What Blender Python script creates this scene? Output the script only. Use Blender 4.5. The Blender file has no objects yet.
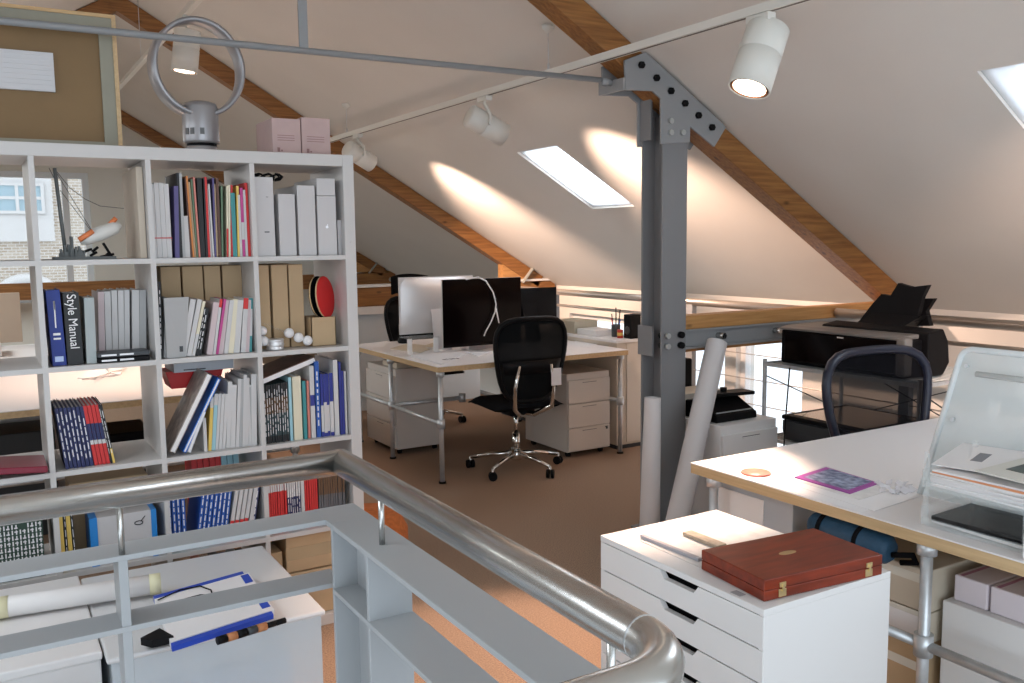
import bpy, bmesh, math, random
from mathutils import Vector, Matrix, Euler
random.seed(4)
PI = math.pi
scene = bpy.context.scene
COL = scene.collection

# ------------------------------------------------------------------ camera
YAW, PITCH, ROLL, FPX, EYE = 0.538699692, 0.111099878, 0.0121799272, 892.753, 1.51
cy, sy, cp, sp = math.cos(YAW), math.sin(YAW), math.cos(PITCH), math.sin(PITCH)
FWD = Vector((sy*cp, cy*cp, -sp)); R0 = Vector((cy, -sy, 0)); D0 = FWD.cross(R0)
RGT = math.cos(ROLL)*R0 + math.sin(ROLL)*D0
DWN = -math.sin(ROLL)*R0 + math.cos(ROLL)*D0
cam_d = bpy.data.cameras.new('camera'); cam = bpy.data.objects.new('camera', cam_d); COL.objects.link(cam)
cam_d.sensor_width = 36; cam_d.lens = FPX/1024*36; cam_d.clip_start = .02
mw = Matrix((RGT, -DWN, -FWD)).transposed().to_4x4(); mw.translation = Vector((0, 0, EYE))
cam.matrix_world = mw
scene.camera = cam

# ------------------------------------------------------------------ world, exposure
world = bpy.data.worlds.new('sky'); scene.world = world; world.use_nodes = True
bg = world.node_tree.nodes['Background']
bg.inputs[0].default_value = (0.80, 0.90, 1.0, 1); bg.inputs[1].default_value = 1.7
scene.view_settings.view_transform = 'Standard'; scene.view_settings.look = 'None'
scene.view_settings.exposure = 0.0; scene.view_settings.gamma = 1; scene.view_settings.use_curve_mapping = False
try: scene.cycles.max_bounces = 8; scene.cycles.diffuse_bounces = 5; scene.cycles.transparent_max_bounces = 24
except Exception: pass

def area(name, loc, rot, sx, sy_, power, col):
    l = bpy.data.lights.new(name, 'AREA'); l.shape = 'RECTANGLE'; l.size = sx; l.size_y = sy_; l.energy = power; l.color = col
    o = bpy.data.objects.new(name, l); COL.objects.link(o); o.location = loc; o.rotation_euler = rot
    return o
# daylight at the two right-slope rooflights, plus added fill lamps
area('rear_fill_light', (-.3, -3.2, 1.9), (math.radians(88), 0, math.radians(-8)), 3.6, 2.4, 55, (.78, .89, 1))  # unseen fill added behind the photographer for cool light from the rear
area('rooflight_light_far', (3.62, 5.1, 1.98), (0, math.radians(30.6), 0), .6, .4, 5, (.86, .93, 1))
area('rooflight_light_near', (3.62, 1.55, 1.98), (0, math.radians(30.6), 0), .6, .6, 7, (.86, .93, 1))
area('left_fill_light', (-1.5, 3.0, 2.35), (0, math.radians(-30.6), 0), .9, 3.5, 36, (.9, .95, 1))  # fill added above an unseen opening in the left slope
area('deep_fill_light', (-1.5, 8.6, 2.35), (0, math.radians(-30.6), 0), .9, 3.0, 105, (.93, .96, .95))  # fill added on the left to brighten the far end

# ------------------------------------------------------------------ helpers
def ray(u, v): return FWD + RGT*((u-512)/FPX) + DWN*((v-341.5)/FPX)
def at(u, v, x=None, y=None, z=None):
    d = ray(u, v)
    t = x/d.x if x is not None else y/d.y if y is not None else (z-EYE)/d.z
    return Vector((0, 0, EYE)) + d*t

MATS = {}
def mat(name, col, rough=.55, metal=0., alpha=1., trans=0., noise=0., nscale=8., bump=0., bscale=60., emit=0., coat=0., ior=1.45, stretch=(1, 1, 1), col2=None):
    if name in MATS: return MATS[name]
    m = bpy.data.materials.new(name); m.use_nodes = True; nt = m.node_tree; b = nt.nodes['Principled BSDF']
    b.inputs['Base Color'].default_value = (*col, 1); b.inputs['Roughness'].default_value = rough; b.inputs['Metallic'].default_value = metal
    b.inputs['Alpha'].default_value = alpha; b.inputs['Transmission Weight'].default_value = trans; b.inputs['IOR'].default_value = ior
    b.inputs['Coat Weight'].default_value = coat
    if emit: b.inputs['Emission Color'].default_value = (*col, 1); b.inputs['Emission Strength'].default_value = emit
    tc = nt.nodes.new('ShaderNodeTexCoord'); mp = nt.nodes.new('ShaderNodeMapping'); mp.inputs['Scale'].default_value = stretch
    nt.links.new(tc.outputs['Object'], mp.inputs[0])
    if noise or col2:
        n = nt.nodes.new('ShaderNodeTexNoise'); n.inputs['Scale'].default_value = nscale; n.inputs['Detail'].default_value = 5
        r = nt.nodes.new('ShaderNodeValToRGB'); nt.links.new(mp.outputs[0], n.inputs['Vector']); nt.links.new(n.outputs['Fac'], r.inputs[0])
        c2 = col2 or tuple(c*(1-noise) for c in col)
        r.color_ramp.elements[0].position = .32; r.color_ramp.elements[1].position = .68
        r.color_ramp.elements[0].color = (*c2, 1); r.color_ramp.elements[1].color = (*col, 1)
        nt.links.new(r.outputs[0], b.inputs['Base Color'])
    if bump:
        n2 = nt.nodes.new('ShaderNodeTexNoise'); n2.inputs['Scale'].default_value = bscale; n2.inputs['Detail'].default_value = 4
        bp = nt.nodes.new('ShaderNodeBump'); bp.inputs['Strength'].default_value = bump; bp.inputs['Distance'].default_value = .01
        nt.links.new(mp.outputs[0], n2.inputs['Vector']); nt.links.new(n2.outputs['Fac'], bp.inputs['Height']); nt.links.new(bp.outputs[0], b.inputs['Normal'])
    MATS[name] = m; return m

def wood_mat(name, c1, c2, axis=0, rough=.5, scale=5.):
    """pine / oak: long streaks along the given axis plus a few knots"""
    if name in MATS: return MATS[name]
    st = [14, 14, 14]; st[axis] = .8
    m = mat(name, c1, rough, noise=.1, nscale=scale, stretch=tuple(st), col2=c2, bump=.12, bscale=12)
    nt = m.node_tree; b = nt.nodes['Principled BSDF']
    tc = nt.nodes.new('ShaderNodeTexCoord'); mp = nt.nodes.new('ShaderNodeMapping'); ks = [9, 9, 9]; ks[axis] = 4; mp.inputs['Scale'].default_value = ks
    vo = nt.nodes.new('ShaderNodeTexVoronoi'); vo.inputs['Scale'].default_value = 1.0
    rr = nt.nodes.new('ShaderNodeValToRGB'); rr.color_ramp.elements[0].position = .06; rr.color_ramp.elements[1].position = .13
    rr.color_ramp.elements[0].color = (.25, .22, .2, 1); rr.color_ramp.elements[1].color = (1, 1, 1, 1)
    mx = nt.nodes.new('ShaderNodeMix'); mx.data_type = 'RGBA'; mx.blend_type = 'MULTIPLY'; mx.inputs[0].default_value = .8
    src = b.inputs['Base Color'].links[0].from_socket
    nt.links.new(tc.outputs['Object'], mp.inputs[0]); nt.links.new(mp.outputs[0], vo.inputs['Vector']); nt.links.new(vo.outputs['Distance'], rr.inputs[0])
    nt.links.new(src, mx.inputs[6]); nt.links.new(rr.outputs[0], mx.inputs[7]); nt.links.new(mx.outputs[2], b.inputs['Base Color'])
    return m

class MB:
    def __init__(s): s.bm = bmesh.new(); s.mi = 0
    def _f(s, vs, smooth=False):
        try: f = s.bm.faces.new(vs)
        except ValueError: return
        f.material_index = s.mi; f.smooth = smooth
    def hexa(s, p):      # 8 points: bottom loop, top loop
        v = [s.bm.verts.new(q) for q in p]
        for i in ((3, 2, 1, 0), (4, 5, 6, 7), (0, 1, 5, 4), (1, 2, 6, 5), (2, 3, 7, 6), (3, 0, 4, 7)): s._f([v[j] for j in i])
        return s
    def box(s, x0, x1, y0, y1, z0, z1):
        return s.hexa([(x0, y0, z0), (x1, y0, z0), (x1, y1, z0), (x0, y1, z0), (x0, y0, z1), (x1, y0, z1), (x1, y1, z1), (x0, y1, z1)])
    def obox(s, c, ax, ay, az):   # centre and three half-vectors
        c, ax, ay, az = map(Vector, (c, ax, ay, az))
        return s.hexa([c-ax-ay-az, c+ax-ay-az, c+ax+ay-az, c-ax+ay-az, c-ax-ay+az, c+ax-ay+az, c+ax+ay+az, c-ax+ay+az])
    def bar(s, p, q, w, h, up=(0, 0, 1)):
        p, q = Vector(p), Vector(q); d = (q-p); L = d.length/2; d.normalize(); side = d.cross(Vector(up)).normalized(); u = side.cross(d).normalized()
        return s.obox((p+q)/2, d*L, side*w/2, u*h/2)
    def prism(s, pts, vec):
        vec = Vector(vec); a = [s.bm.verts.new(p) for p in pts]; b = [s.bm.verts.new(Vector(p)+vec) for p in pts]; n = len(a)
        s._f(a[::-1]); s._f(b)
        for i in range(n): s._f([a[i], a[(i+1) % n], b[(i+1) % n], b[i]])
        return s
    def tube(s, pts, r, seg=10, closed=False, cap=True):
        pts = [Vector(p) for p in pts]; n = len(pts); rs = r if isinstance(r, (list, tuple)) else [r]*n
        rings = []; prev = None
        for i, p in enumerate(pts):
            a = pts[i-1] if (i > 0 or closed) else p; b = pts[(i+1) % n] if (i < n-1 or closed) else p
            t = (b-a).normalized()
            if prev is None:
                u = t.cross(Vector((0, 0, 1)));
                if u.length < .1: u = t.cross(Vector((1, 0, 0)))
                u.normalize()
            else:
                u = (prev - t*prev.dot(t)).normalized()
            prev = u; w = t.cross(u)
            k = 1.
            if 0 < i < n-1 and not closed:
                c = (pts[i]-pts[i-1]).normalized().dot((pts[i+1]-pts[i]).normalized()); k = 1/max(.5, math.sqrt(max(.01, (1+c)/2)))
                bend = ((pts[i+1]-pts[i]).normalized() - (pts[i]-pts[i-1]).normalized())
            ring = []
            for j in range(seg):
                an = 2*PI*j/seg; o = (u*math.cos(an)+w*math.sin(an))*rs[i]
                if k > 1.001:
                    bn = bend.normalized(); o = o + bn*o.dot(bn)*(k-1)
                ring.append(s.bm.verts.new(p+o))
            rings.append(ring)
        m = n if closed else n-1
        for i in range(m):
            A, B = rings[i], rings[(i+1) % n]
            for j in range(seg): s._f([A[j], B[j], B[(j+1) % seg], A[(j+1) % seg]], True)
        if cap and not closed: s._f(rings[0]); s._f(rings[-1][::-1])
        return s
    def cyl(s, p, q, r, seg=16, r2=None): return s.tube([p, q], [r, r if r2 is None else r2], seg)
    def lathe(s, prof, c=(0, 0, 0), axis=(0, 0, 1), seg=20, cap=True):
        c = Vector(c); ax = Vector(axis).normalized(); u = ax.orthogonal().normalized(); w = ax.cross(u); rings = []
        for r, h in prof:
            rings.append([s.bm.verts.new(c+ax*h+(u*math.cos(2*PI*j/seg)+w*math.sin(2*PI*j/seg))*max(r, 1e-4)) for j in range(seg)])
        for A, B in zip(rings, rings[1:]):
            for j in range(seg): s._f([A[j], A[(j+1) % seg], B[(j+1) % seg], B[j]], True)
        if cap and prof[0][0] > 1e-3: s._f(rings[0][::-1])
        if cap and prof[-1][0] > 1e-3: s._f(rings[-1])
        return s
    def ball(s, c, r, seg=14):
        n = 8
        return s.lathe([(r*math.sin(PI*i/n), -r*math.cos(PI*i/n)) for i in range(n+1)], c, seg=seg)
    def grid(s, f, nu, nv, th=0.):
        """surface f(a,b) for a,b in 0..1, given thickness along y"""
        def lay(off): return [[s.bm.verts.new(Vector(f(i/nu, j/nv))+Vector(off)) for j in range(nv+1)] for i in range(nu+1)]
        A = lay((0, 0, 0))
        for i in range(nu):
            for j in range(nv): s._f([A[i][j], A[i+1][j], A[i+1][j+1], A[i][j+1]], True)
        if th:
            B = lay(th if isinstance(th, tuple) else (0, th, 0))
            for i in range(nu):
                for j in range(nv): s._f([B[i][j], B[i][j+1], B[i+1][j+1], B[i+1][j]], True)
            for i in range(nu):
                s._f([A[i][0], B[i][0], B[i+1][0], A[i+1][0]]); s._f([A[i][nv], A[i+1][nv], B[i+1][nv], B[i][nv]])
            for j in range(nv):
                s._f([A[0][j], A[0][j+1], B[0][j+1], B[0][j]]); s._f([A[nu][j], B[nu][j], B[nu][j+1], A[nu][j+1]])
        return s

def root_loc(o):
    v = Vector((0, 0, 0))
    while o is not None: v += o.location; o = o.parent
    return v
def obj(name, mb, m, parent=None, bevel=0., world_=True, seg=2, recalc=True):
    """link a mesh builder as ONE mesh object; world_ = its vertices are world coordinates"""
    bm = mb.bm
    if recalc: bmesh.ops.recalc_face_normals(bm, faces=bm.faces)
    me = bpy.data.meshes.new(name)
    if parent is None:
        xs = [v.co for v in bm.verts]; lo = Vector([min(c[i] for c in xs) for i in range(3)]); hi = Vector([max(c[i] for c in xs) for i in range(3)])
        base = Vector(((lo.x+hi.x)/2, (lo.y+hi.y)/2, lo.z)) if world_ else Vector((0, 0, 0)); loc = base
    else:
        base = root_loc(parent) if world_ else Vector((0, 0, 0)); loc = Vector((0, 0, 0))
    for v in bm.verts: v.co -= base
    bm.to_mesh(me); bm.free()
    for mm in (m if isinstance(m, (list, tuple)) else [m]): me.materials.append(mm)
    o = bpy.data.objects.new(name, me); COL.objects.link(o); o.location = loc
    if parent is not None: o.parent = parent
    if bevel:
        b = o.modifiers.new('bevel', 'BEVEL'); b.width = bevel; b.segments = seg; b.limit_method = 'ANGLE'; b.angle_limit = math.radians(50)
        if seg > 1:
            pass
    return o
def tag(o, label, cat, group=None, kind=None):
    o['label'] = label; o['category'] = cat
    if group: o['group'] = group
    if kind: o['kind'] = kind
    return o
def thing(name, label, cat, loc=(0, 0, 0), rz=0., group=None):
    o = bpy.data.objects.new(name, None); COL.objects.link(o); o.empty_display_size = .05
    o.location = loc; o.rotation_euler = (0, 0, rz)
    return tag(o, label, cat, group)
def struct(name, mb, m, label=None, parent=None, bevel=0.):
    o = obj(name, mb, m, parent, bevel)
    if parent is None: o['kind'] = 'structure'
    if label: o['label'] = label
    return o
def copy_tree(o, loc=None, rz=None, label=None, group=None, parent=None):
    c = o.copy(); COL.objects.link(c)
    if parent is not None: c.parent = parent
    if loc is not None: c.location = loc
    if rz is not None: c.rotation_euler = (0, 0, rz)
    if label: c['label'] = label
    if group: c['group'] = group
    for ch in list(o.children): copy_tree(ch, parent=c)
    return c
def text(s, size, m, parent, loc, rot, name='lettering', depth=.0006, sx=1.):
    cu = bpy.data.curves.new(name, 'FONT'); cu.body = s; cu.size = size; cu.extrude = depth; cu.align_x = 'CENTER'; cu.align_y = 'CENTER'
    t = bpy.data.objects.new(name, cu); COL.objects.link(t)
    dg = bpy.context.evaluated_depsgraph_get(); me = bpy.data.meshes.new_from_object(t.evaluated_get(dg))
    bpy.data.objects.remove(t); me.materials.clear(); me.materials.append(m)
    o = bpy.data.objects.new(name, me); COL.objects.link(o); o.parent = parent
    o.location = Vector(loc) - root_loc(parent); o.rotation_euler = rot; o.scale = (sx, 1, 1)
    return o

# ------------------------------------------------------------------ materials
M_wall = mat('plaster_white', (.71, .68, .635), .9, noise=.04, nscale=2, bump=.05, bscale=120)
M_gable = mat('plaster_gable', (.80, .81, .76), .9, noise=.04, nscale=2)
M_white = mat('white_laminate', (.78, .77, .76), .35)
M_shelfw = mat('white_shelf_foil', (.56, .54, .525), .4)
M_desk = mat('desk_white_top', (.80, .77, .76), .4)
M_ply = wood_mat('birch_edge', (.62, .44, .24), (.50, .34, .18), 1, .5)
M_plyx = wood_mat('birch_edge_x', (.60, .40, .20), (.46, .29, .14), 0, .5)
M_pine = wood_mat('pine_beam', (.34, .155, .045), (.20, .08, .022), 0, .45)
M_piney = wood_mat('pine_light', (.52, .28, .10), (.38, .18, .06), 0, .5)
M_steel = mat('brushed_stainless', (.66, .66, .64), .27, 1., bump=.05, bscale=30, stretch=(1, 1, 1))
M_grey = mat('grey_painted_steel', (.27, .278, .285), .45)
M_guard = mat('guard_painted_steel', (.40, .42, .435), .38)
M_greyd = mat('grey_column_paint', (.21, .212, .22), .5)
M_galv = mat('galvanised_tube', (.68, .71, .73), .38, .6, noise=.15, nscale=30)
M_chrome = mat('chrome', (.75, .74, .72), .12, 1.)
M_black = mat('black_plastic', (.004, .004, .005), .5, ior=1.25)
M_blackm = mat('black_fabric', (.006, .006, .007), .9, ior=1.15)
M_navy = mat('navy_plastic', (.010, .014, .03), .35)
M_dark = mat('dark_grey_plastic', (.045, .05, .055), .4)
M_glossb = mat('black_screen', (.004, .002, .002), .12, ior=1.25)
M_paper = mat('white_paper', (.82, .80, .80), .7)
M_card = mat('brown_cardboard', (.52, .37, .22), .8, noise=.1, nscale=6)
M_cardl = mat('pale_cardboard', (.62, .55, .44), .8, noise=.08, nscale=6)
M_acr = mat('clear_acrylic', (.90, .96, .96), .05, alpha=.14, coat=.3)
M_frost = mat('frosted_plastic', (.78, .84, .88), .35, alpha=.5)
M_glass = mat('window_glass', (1, 1, 1), .02, alpha=.08)
M_alu = mat('aluminium', (.70, .69, .69), .35, .6)
M_redl = mat('red_lacquer_wood', (.25, .030, .007), .3, noise=.45, nscale=4, coat=.15, stretch=(2, 10, 10))
M_brass = mat('brass', (.75, .60, .32), .3, 1.)
M_red = mat('red', (.62, .02, .02), .45)
M_blue = mat('blue', (.02, .10, .50), .5)
M_lamp = mat('lit_lamp_face', (1., .86, .68), .5, emit=9.)
M_lampw = mat('lamp_white_enamel', (.72, .71, .66), .4)

def carpet_mat():
    m = mat('brown_carpet', (.40, .275, .19), .95, noise=.1, nscale=160, col2=(.22, .145, .10), bump=.5, bscale=240)
    return m
M_carpet = carpet_mat()

def opal():
    m = bpy.data.materials.new('frosted_rooflight_glass'); m.use_nodes = True; nt = m.node_tree; nt.nodes.remove(nt.nodes['Principled BSDF'])
    a = nt.nodes.new('ShaderNodeBsdfTransparent'); b = nt.nodes.new('ShaderNodeBsdfTranslucent'); x = nt.nodes.new('ShaderNodeMixShader'); b.inputs[0].default_value = (.95, .97, 1, 1); x.inputs[0].default_value = .5
    nt.links.new(a.outputs[0], x.inputs[1]); nt.links.new(b.outputs[0], x.inputs[2]); nt.links.new(x.outputs[0], nt.nodes['Material Output'].inputs[0]); return m
M_opal = opal()
# ------------------------------------------------------------------ room shell
A, B = 4.05, .5925               # slope: z = A - B x ; ridge at x = RX
RX = 1.05; RZ = A-B*RX; EX = 5.03; EZ = A-B*EX; LX = 2*RX-EX
Y0, Y1 = -1.6, 12.0
ux = Vector((1, 0, -B)).normalized(); un = Vector((B, 0, 1)).normalized()
def slope_panel(mb, xa, xb, ya, yb, th=.16, left=False):
    def P(x, y, up):
        xx = 2*RX-x if left else x; v = Vector((xx, y, A-B*x)); n = Vector((-un.x if left else un.x, 0, un.z)); return v+n*up
    mb.hexa([P(xa, ya, 0), P(xb, ya, 0), P(xb, yb, 0), P(xa, yb, 0), P(xa, ya, th), P(xb, ya, th), P(xb, yb, th), P(xa, yb, th)])
def slope_with_holes(left, xh0, xh1, holes):
    mb = MB()
    slope_panel(mb, RX, xh0, Y0, Y1, left=left); slope_panel(mb, xh1, EX+.12, Y0, Y1, left=left)
    y = Y0
    for a, b in holes: slope_panel(mb, xh0, xh1, y, a, left=left); y = b
    slope_panel(mb, xh0, xh1, y, Y1, left=left)
    return mb
HX0, HX1 = 3.255, 3.895
holes_r = [(1.30, 2.04), (4.86, 5.35)]
struct('ceiling', slope_with_holes(False, HX0, HX1, holes_r), M_wall, 'off-white plastered roof slope descending to the right')
struct('ceiling', slope_with_holes(True, 3.0, 4.0, [(1.3, 4.8), (7.0, 10.2)]), M_wall, 'off-white plastered roof slope on the left of the ridge')  # both openings are unseen, added to let fill light in
# window ids: rooflights in the right slope
for i, (a, b) in enumerate(holes_r):
    f = MB(); e = .025
    for (xa, xb, ya, yb) in ((HX0, HX0+e, a, b), (HX1-e, HX1, a, b), (HX0+e, HX1-e, a, a+e), (HX0+e, HX1-e, b-e, b)):
        def P(x, y, up): return Vector((x, y, A-B*x))+un*up
        f.hexa([P(xa, ya, .03), P(xb, ya, .03), P(xb, yb, .03), P(xa, yb, .03), P(xa, ya, .12), P(xb, ya, .12), P(xb, yb, .12), P(xa, yb, .12)])
    w = struct('window_%d' % (i+1), f, M_white, ['rooflight cut off by the right edge of the picture, in the slope', 'small bright rooflight left of the grey column, in the slope', 'rooflight deep in the room, in the slope'][i])
    g = MB(); P = lambda x, y, up: Vector((x, y, A-B*x))+un*up
    g.hexa([P(HX0, a, .015), P(HX1, a, .015), P(HX1, b, .015), P(HX0, b, .015), P(HX0, a, .021), P(HX1, a, .021), P(HX1, b, .021), P(HX0, b, .021)])
    obj('pane', g, M_opal, w)

# gable wall with a window, brick house outside
WX0, WX1 = -.75, .0; 
wl, wr, wb, wt = -.6, at(88, 168, y=Y1).x, .86, at(60, 172, y=Y1).z
mb = MB()
def gz(x): return A-B*x if x > RX else A-B*(2*RX-x)
mb.prism([(LX, Y1, -.2), (wl, Y1, -.2), (wl, Y1, gz(wl)), (LX, Y1, gz(LX))], (0, .25, 0))
mb.prism([(wr, Y1, -.2), (EX, Y1, -.2), (EX, Y1, EZ), (wr, Y1, gz(wr))], (0, .25, 0))
mb.prism([(wl, Y1, -.2), (wr, Y1, -.2), (wr, Y1, wb), (wl, Y1, wb)], (0, .25, 0))
mb.prism([(wl, Y1, wt), (wr, Y1, wt), (wr, Y1, gz(wr)), (RX, Y1, RZ), (wl, Y1, gz(wl))] if wr > RX else [(wl, Y1, wt), (wr, Y1, wt), (wr, Y1, gz(wr)), (wl, Y1, gz(wl))], (0, .25, 0))
struct('wall_back', mb, M_gable, 'pale gable wall at the far end of the attic')
f = MB()
for a in (wl, wr-.07): f.box(a, a+.07, Y1+.06, Y1+.14, wb, wt)
f.box(wl+.07, wr-.07, Y1+.065, Y1+.135, wb, wb+.06); f.box(wl+.07, wr-.07, Y1+.065, Y1+.135, wt-.07, wt); f.box(.95, 1.02, Y1+.07, Y1+.13, wb+.06, wt-.07)
w = struct('window_3', f, mat('white_window_frame', (.75, .80, .84), .4), 'white gable window seen through the shelving')
obj('pane', MB().box(wl+.05, wr-.05, Y1+.09, Y1+.1, wb+.05, wt-.05), M_glass, w)

# brick house across the street
def brick_mat():
    m = bpy.data.materials.new('yellow_stock_brick'); m.use_nodes = True; nt = m.node_tree; b = nt.nodes['Principled BSDF']
    tc = nt.nodes.new('ShaderNodeTexCoord'); mp = nt.nodes.new('ShaderNodeMapping'); mp.inputs['Rotation'].default_value = (PI/2, 0, 0)
    br = nt.nodes.new('ShaderNodeTexBrick'); br.inputs['Scale'].default_value = 4.2; br.inputs['Color1'].default_value = (.46, .37, .28, 1); br.inputs['Color2'].default_value = (.62, .53, .43, 1)
    br.inputs['Mortar'].default_value = (.75, .72, .68, 1); br.inputs['Mortar Size'].default_value = .03; br.inputs['Brick Width'].default_value = .5; br.inputs['Row Height'].default_value = .2
    nt.links.new(tc.outputs['Object'], mp.inputs[0]); nt.links.new(mp.outputs[0], br.inputs['Vector']); nt.links.new(br.outputs[0], b.inputs['Base Color']); b.inputs['Roughness'].default_value = .9
    return m
YB = 17.
hs = thing('brick_house', 'yellow brick house with white sash window seen outside through the gable window', 'house', (0, YB, -6))
obj('wall', MB().box(-6, 6, YB, YB+.4, -6, 6), brick_mat(), hs)
p0, p1 = at(0, 240, y=YB), at(42, 183, y=YB)
f = MB(); xa, xb = at(3, 200, y=YB).x, at(44, 200, y=YB).x; za, zb = at(20, 214, y=YB).z, at(20, 183, y=YB).z
xa -= .2
f.box(xa-.16, xb+.12, YB-.08, YB, za-.45, zb+.3)
obj('window_surround', f, M_white, hs)
sash = MB()
for x in (xa, (xa+xb)/2-.025, xb-.05): sash.box(x, x+.05, YB-.13, YB-.08, za, zb)
for z in (za, (za+zb)/2-.02, zb-.05): sash.box(xa, xb, YB-.125, YB-.085, z, z+.05)
ws = obj('sash', sash, M_white, hs); obj('pane', MB().box(xa, xb, YB-.1, YB-.085, za, zb), mat('reflecting_pane', (.42, .58, .66), .15), hs)
cx_, cz_ = at(27, 290, y=YB).x, at(27, 308, y=YB).z; ra = at(60, 290, y=YB).x-cx_
ar = MB(); pts = [(cx_+ra*math.cos(t*PI/16), YB-.06, cz_+ra*math.sin(t*PI/16)) for t in range(17)]
ar.tube(pts, .09, 8); obj('arch_trim', ar, M_white, hs)
obj('arch_infill', MB().prism([(cx_+(ra-.08)*math.cos(t*PI/16), YB-.03, cz_+(ra-.08)*math.sin(t*PI/16)) for t in range(17)]+[(cx_-ra+.08, YB-.03, cz_-3), (cx_+ra-.08, YB-.03, cz_-3)], (0, .03, 0)), mat('arch_grey', (.45, .47, .48), .6), hs)
tag(obj('street_ground', MB().box(-12, 12, 13, 17, -6.1, -6), mat('asphalt', (.12, .12, .12), .9, noise=.2)), 'dark street surface below the gable window', 'ground'); bpy.data.objects['street_ground']['kind'] = 'structure'

# side walls: right wall drops past the mezzanine edge, with tall windows low down
zf = -2.6
WR = []
def wy(u, v): return at(u, v, x=EX).y
mb = MB()
openings = [(4.36, 5.02), (5.14, 6.1), (6.3, 7.3)]
y = Y0
for a, b in openings:
    mb.box(EX, EX+.2, y, a, zf, EZ+.02); mb.box(EX, EX+.2, a, b, .80, EZ+.02); mb.box(EX, EX+.2, a, b, zf, -.9); y = b
mb.box(EX, EX+.2, y, Y1, zf, EZ+.02)
struct('wall_right', mb, M_wall, 'pale outer wall below the roof slope, past the mezzanine edge')
for i, (a, b) in enumerate(openings):
    f = MB(); f.box(EX+.05, EX+.11, a, a+.05, -.9, .8); f.box(EX+.05, EX+.11, b-.05, b, -.9, .8); f.box(EX+.05, EX+.11, a+.05, b-.05, -.9, -.85); f.box(EX+.05, EX+.11, a+.05, b-.05, .75, .8)
    w = struct('window_%d' % (4+i), f, M_white, ['low window nearest the black printer, in the right wall', 'low window right of the grey column, in the right wall', 'low window hidden behind the beige cabinet'][i])
    obj('pane', MB().box(EX+.07, EX+.08, a+.04, b-.04, -.86, .76), M_glass, w)
struct('wall_left', MB().box(LX-.2, LX, Y0, Y1, -.2, EZ+.05), M_wall, 'low left wall under the roof slope')
# mezzanine floor with the stair opening
MX = 4.26
fl = MB(); fl.box(LX, .80, 1.93, Y1, -.25, 0); fl.box(.80, MX, Y0, Y1, -.25, 0)
struct('floor', fl, M_carpet, 'brown carpeted mezzanine floor')
struct('trim_1', MB().box(MX, MX+.06, Y0, Y1, -.35, .02), M_grey, 'grey steel edge of the mezzanine floor')
struct('ground', MB().box(LX-.2, EX+.2, Y0-2, Y1, zf-.1, zf), mat('lower_floor', (.55, .5, .46), .6, noise=.1), 'floor of the storey below the mezzanine')

# ------------------------------------------------------------------ roof trusses
def along(x): return A-B*x
def rafter(mb, xa, xb, ya, yb, depth, left=False, gap=.004):
    def P(x, y, d):
        xx = 2*RX-x if left else x; n = Vector((-un.x if left else un.x, 0, un.z)); return Vector((xx, y, along(x)))-n*d
    mb.hexa([P(xa, ya, depth), P(xb, ya, depth), P(xb, yb, depth), P(xa, yb, depth), P(xa, ya, gap), P(xb, ya, gap), P(xb, yb, gap), P(xa, yb, gap)])
def pine_slope(name, axis_rot):
    return M_pine
YT = [3.4, 7.5, 11.5]
names = ['long pine rafter from the steel gusset down to the right eaves', 'pine rafter of the middle roof truss above the far desk', 'far pine rafter against the gable end, seen over the shelving']
for i, yt in enumerate(YT):
    t = thing('roof_truss', ['near roof truss of pine rafters bolted to the grey steel column', 'middle pine roof truss above the far desks', 'furthest pine roof truss in front of the gable wall'][i], 'roof truss', (RX, yt, RZ-.3), group='pine roof trusses')
    a = MB(); rafter(a, RX, EX-.16, yt+.02, yt+.14, .125); r = obj('rafter', a, M_pine, t, .004); r['label'] = names[i]
    a = MB(); rafter(a, RX+.001, EX-.16, yt+.022, yt+.138, .123, True, .006); obj('rafter', a, M_pine, t, .004)
    x0 = 3.06 if i == 0 else 2.60 if i == 1 else LX
    if i == 2: tie = MB().box(LX, EX-.02, yt+.02, yt+.14, .92, 1.11)
    elif i == 1: tie = MB().box(x0, EX-.02, yt+.02, yt+.14, .95, 1.12)
    else: tie = MB().box(x0+.0, EX-.02, yt+.03, yt+.12, 1.055, 1.125)
    obj('tie_beam', tie, M_piney if i == 0 else M_pine, t, .004)
    if i == 0:
        s_ = MB(); s_.box(x0, EX-.02, yt+.05, yt+.06, .965, 1.055); s_.box(x0, EX-.02, yt+.02, yt+.1, .955, .965); s_.box(x0, EX-.02, yt+.02, yt+.12, 1.045, 1.055)
        obj('steel_channel', s_, M_grey, t)
        obj('timber_packer', MB().box(x0, EX-.02, yt+.02, yt+.12, .942, .955), M_pine, t)
        for x in (at(775, 320, y=yt+.05).x, at(718, 325, y=yt+.05).x+.0):
            obj('bolt', MB().cyl((x, yt+.0, 1.01), (x, yt+.06, 1.01), .017, 6), M_chrome, t)
    else:
        # white-painted bearing plate and strap at the foot
        xf = EX-.3
        obj('foot_strap', MB().bar((xf-.12, yt+.01, 1.11), (xf-.0, yt+.01, along(xf)), .012, .07, up=(0, 1, 0)), mat('strap_grey', (.35, .36, .33), .5), t)
        obj('foot_block', MB().prism([(xf-.32, yt+.03, 1.125), (xf+.26, yt+.03, 1.125), (xf+.26, yt+.03, along(xf+.26)-.01), (xf-.32, yt+.03, along(xf-.32)-.1)], (0, .1, 0)), M_piney, t)

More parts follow.
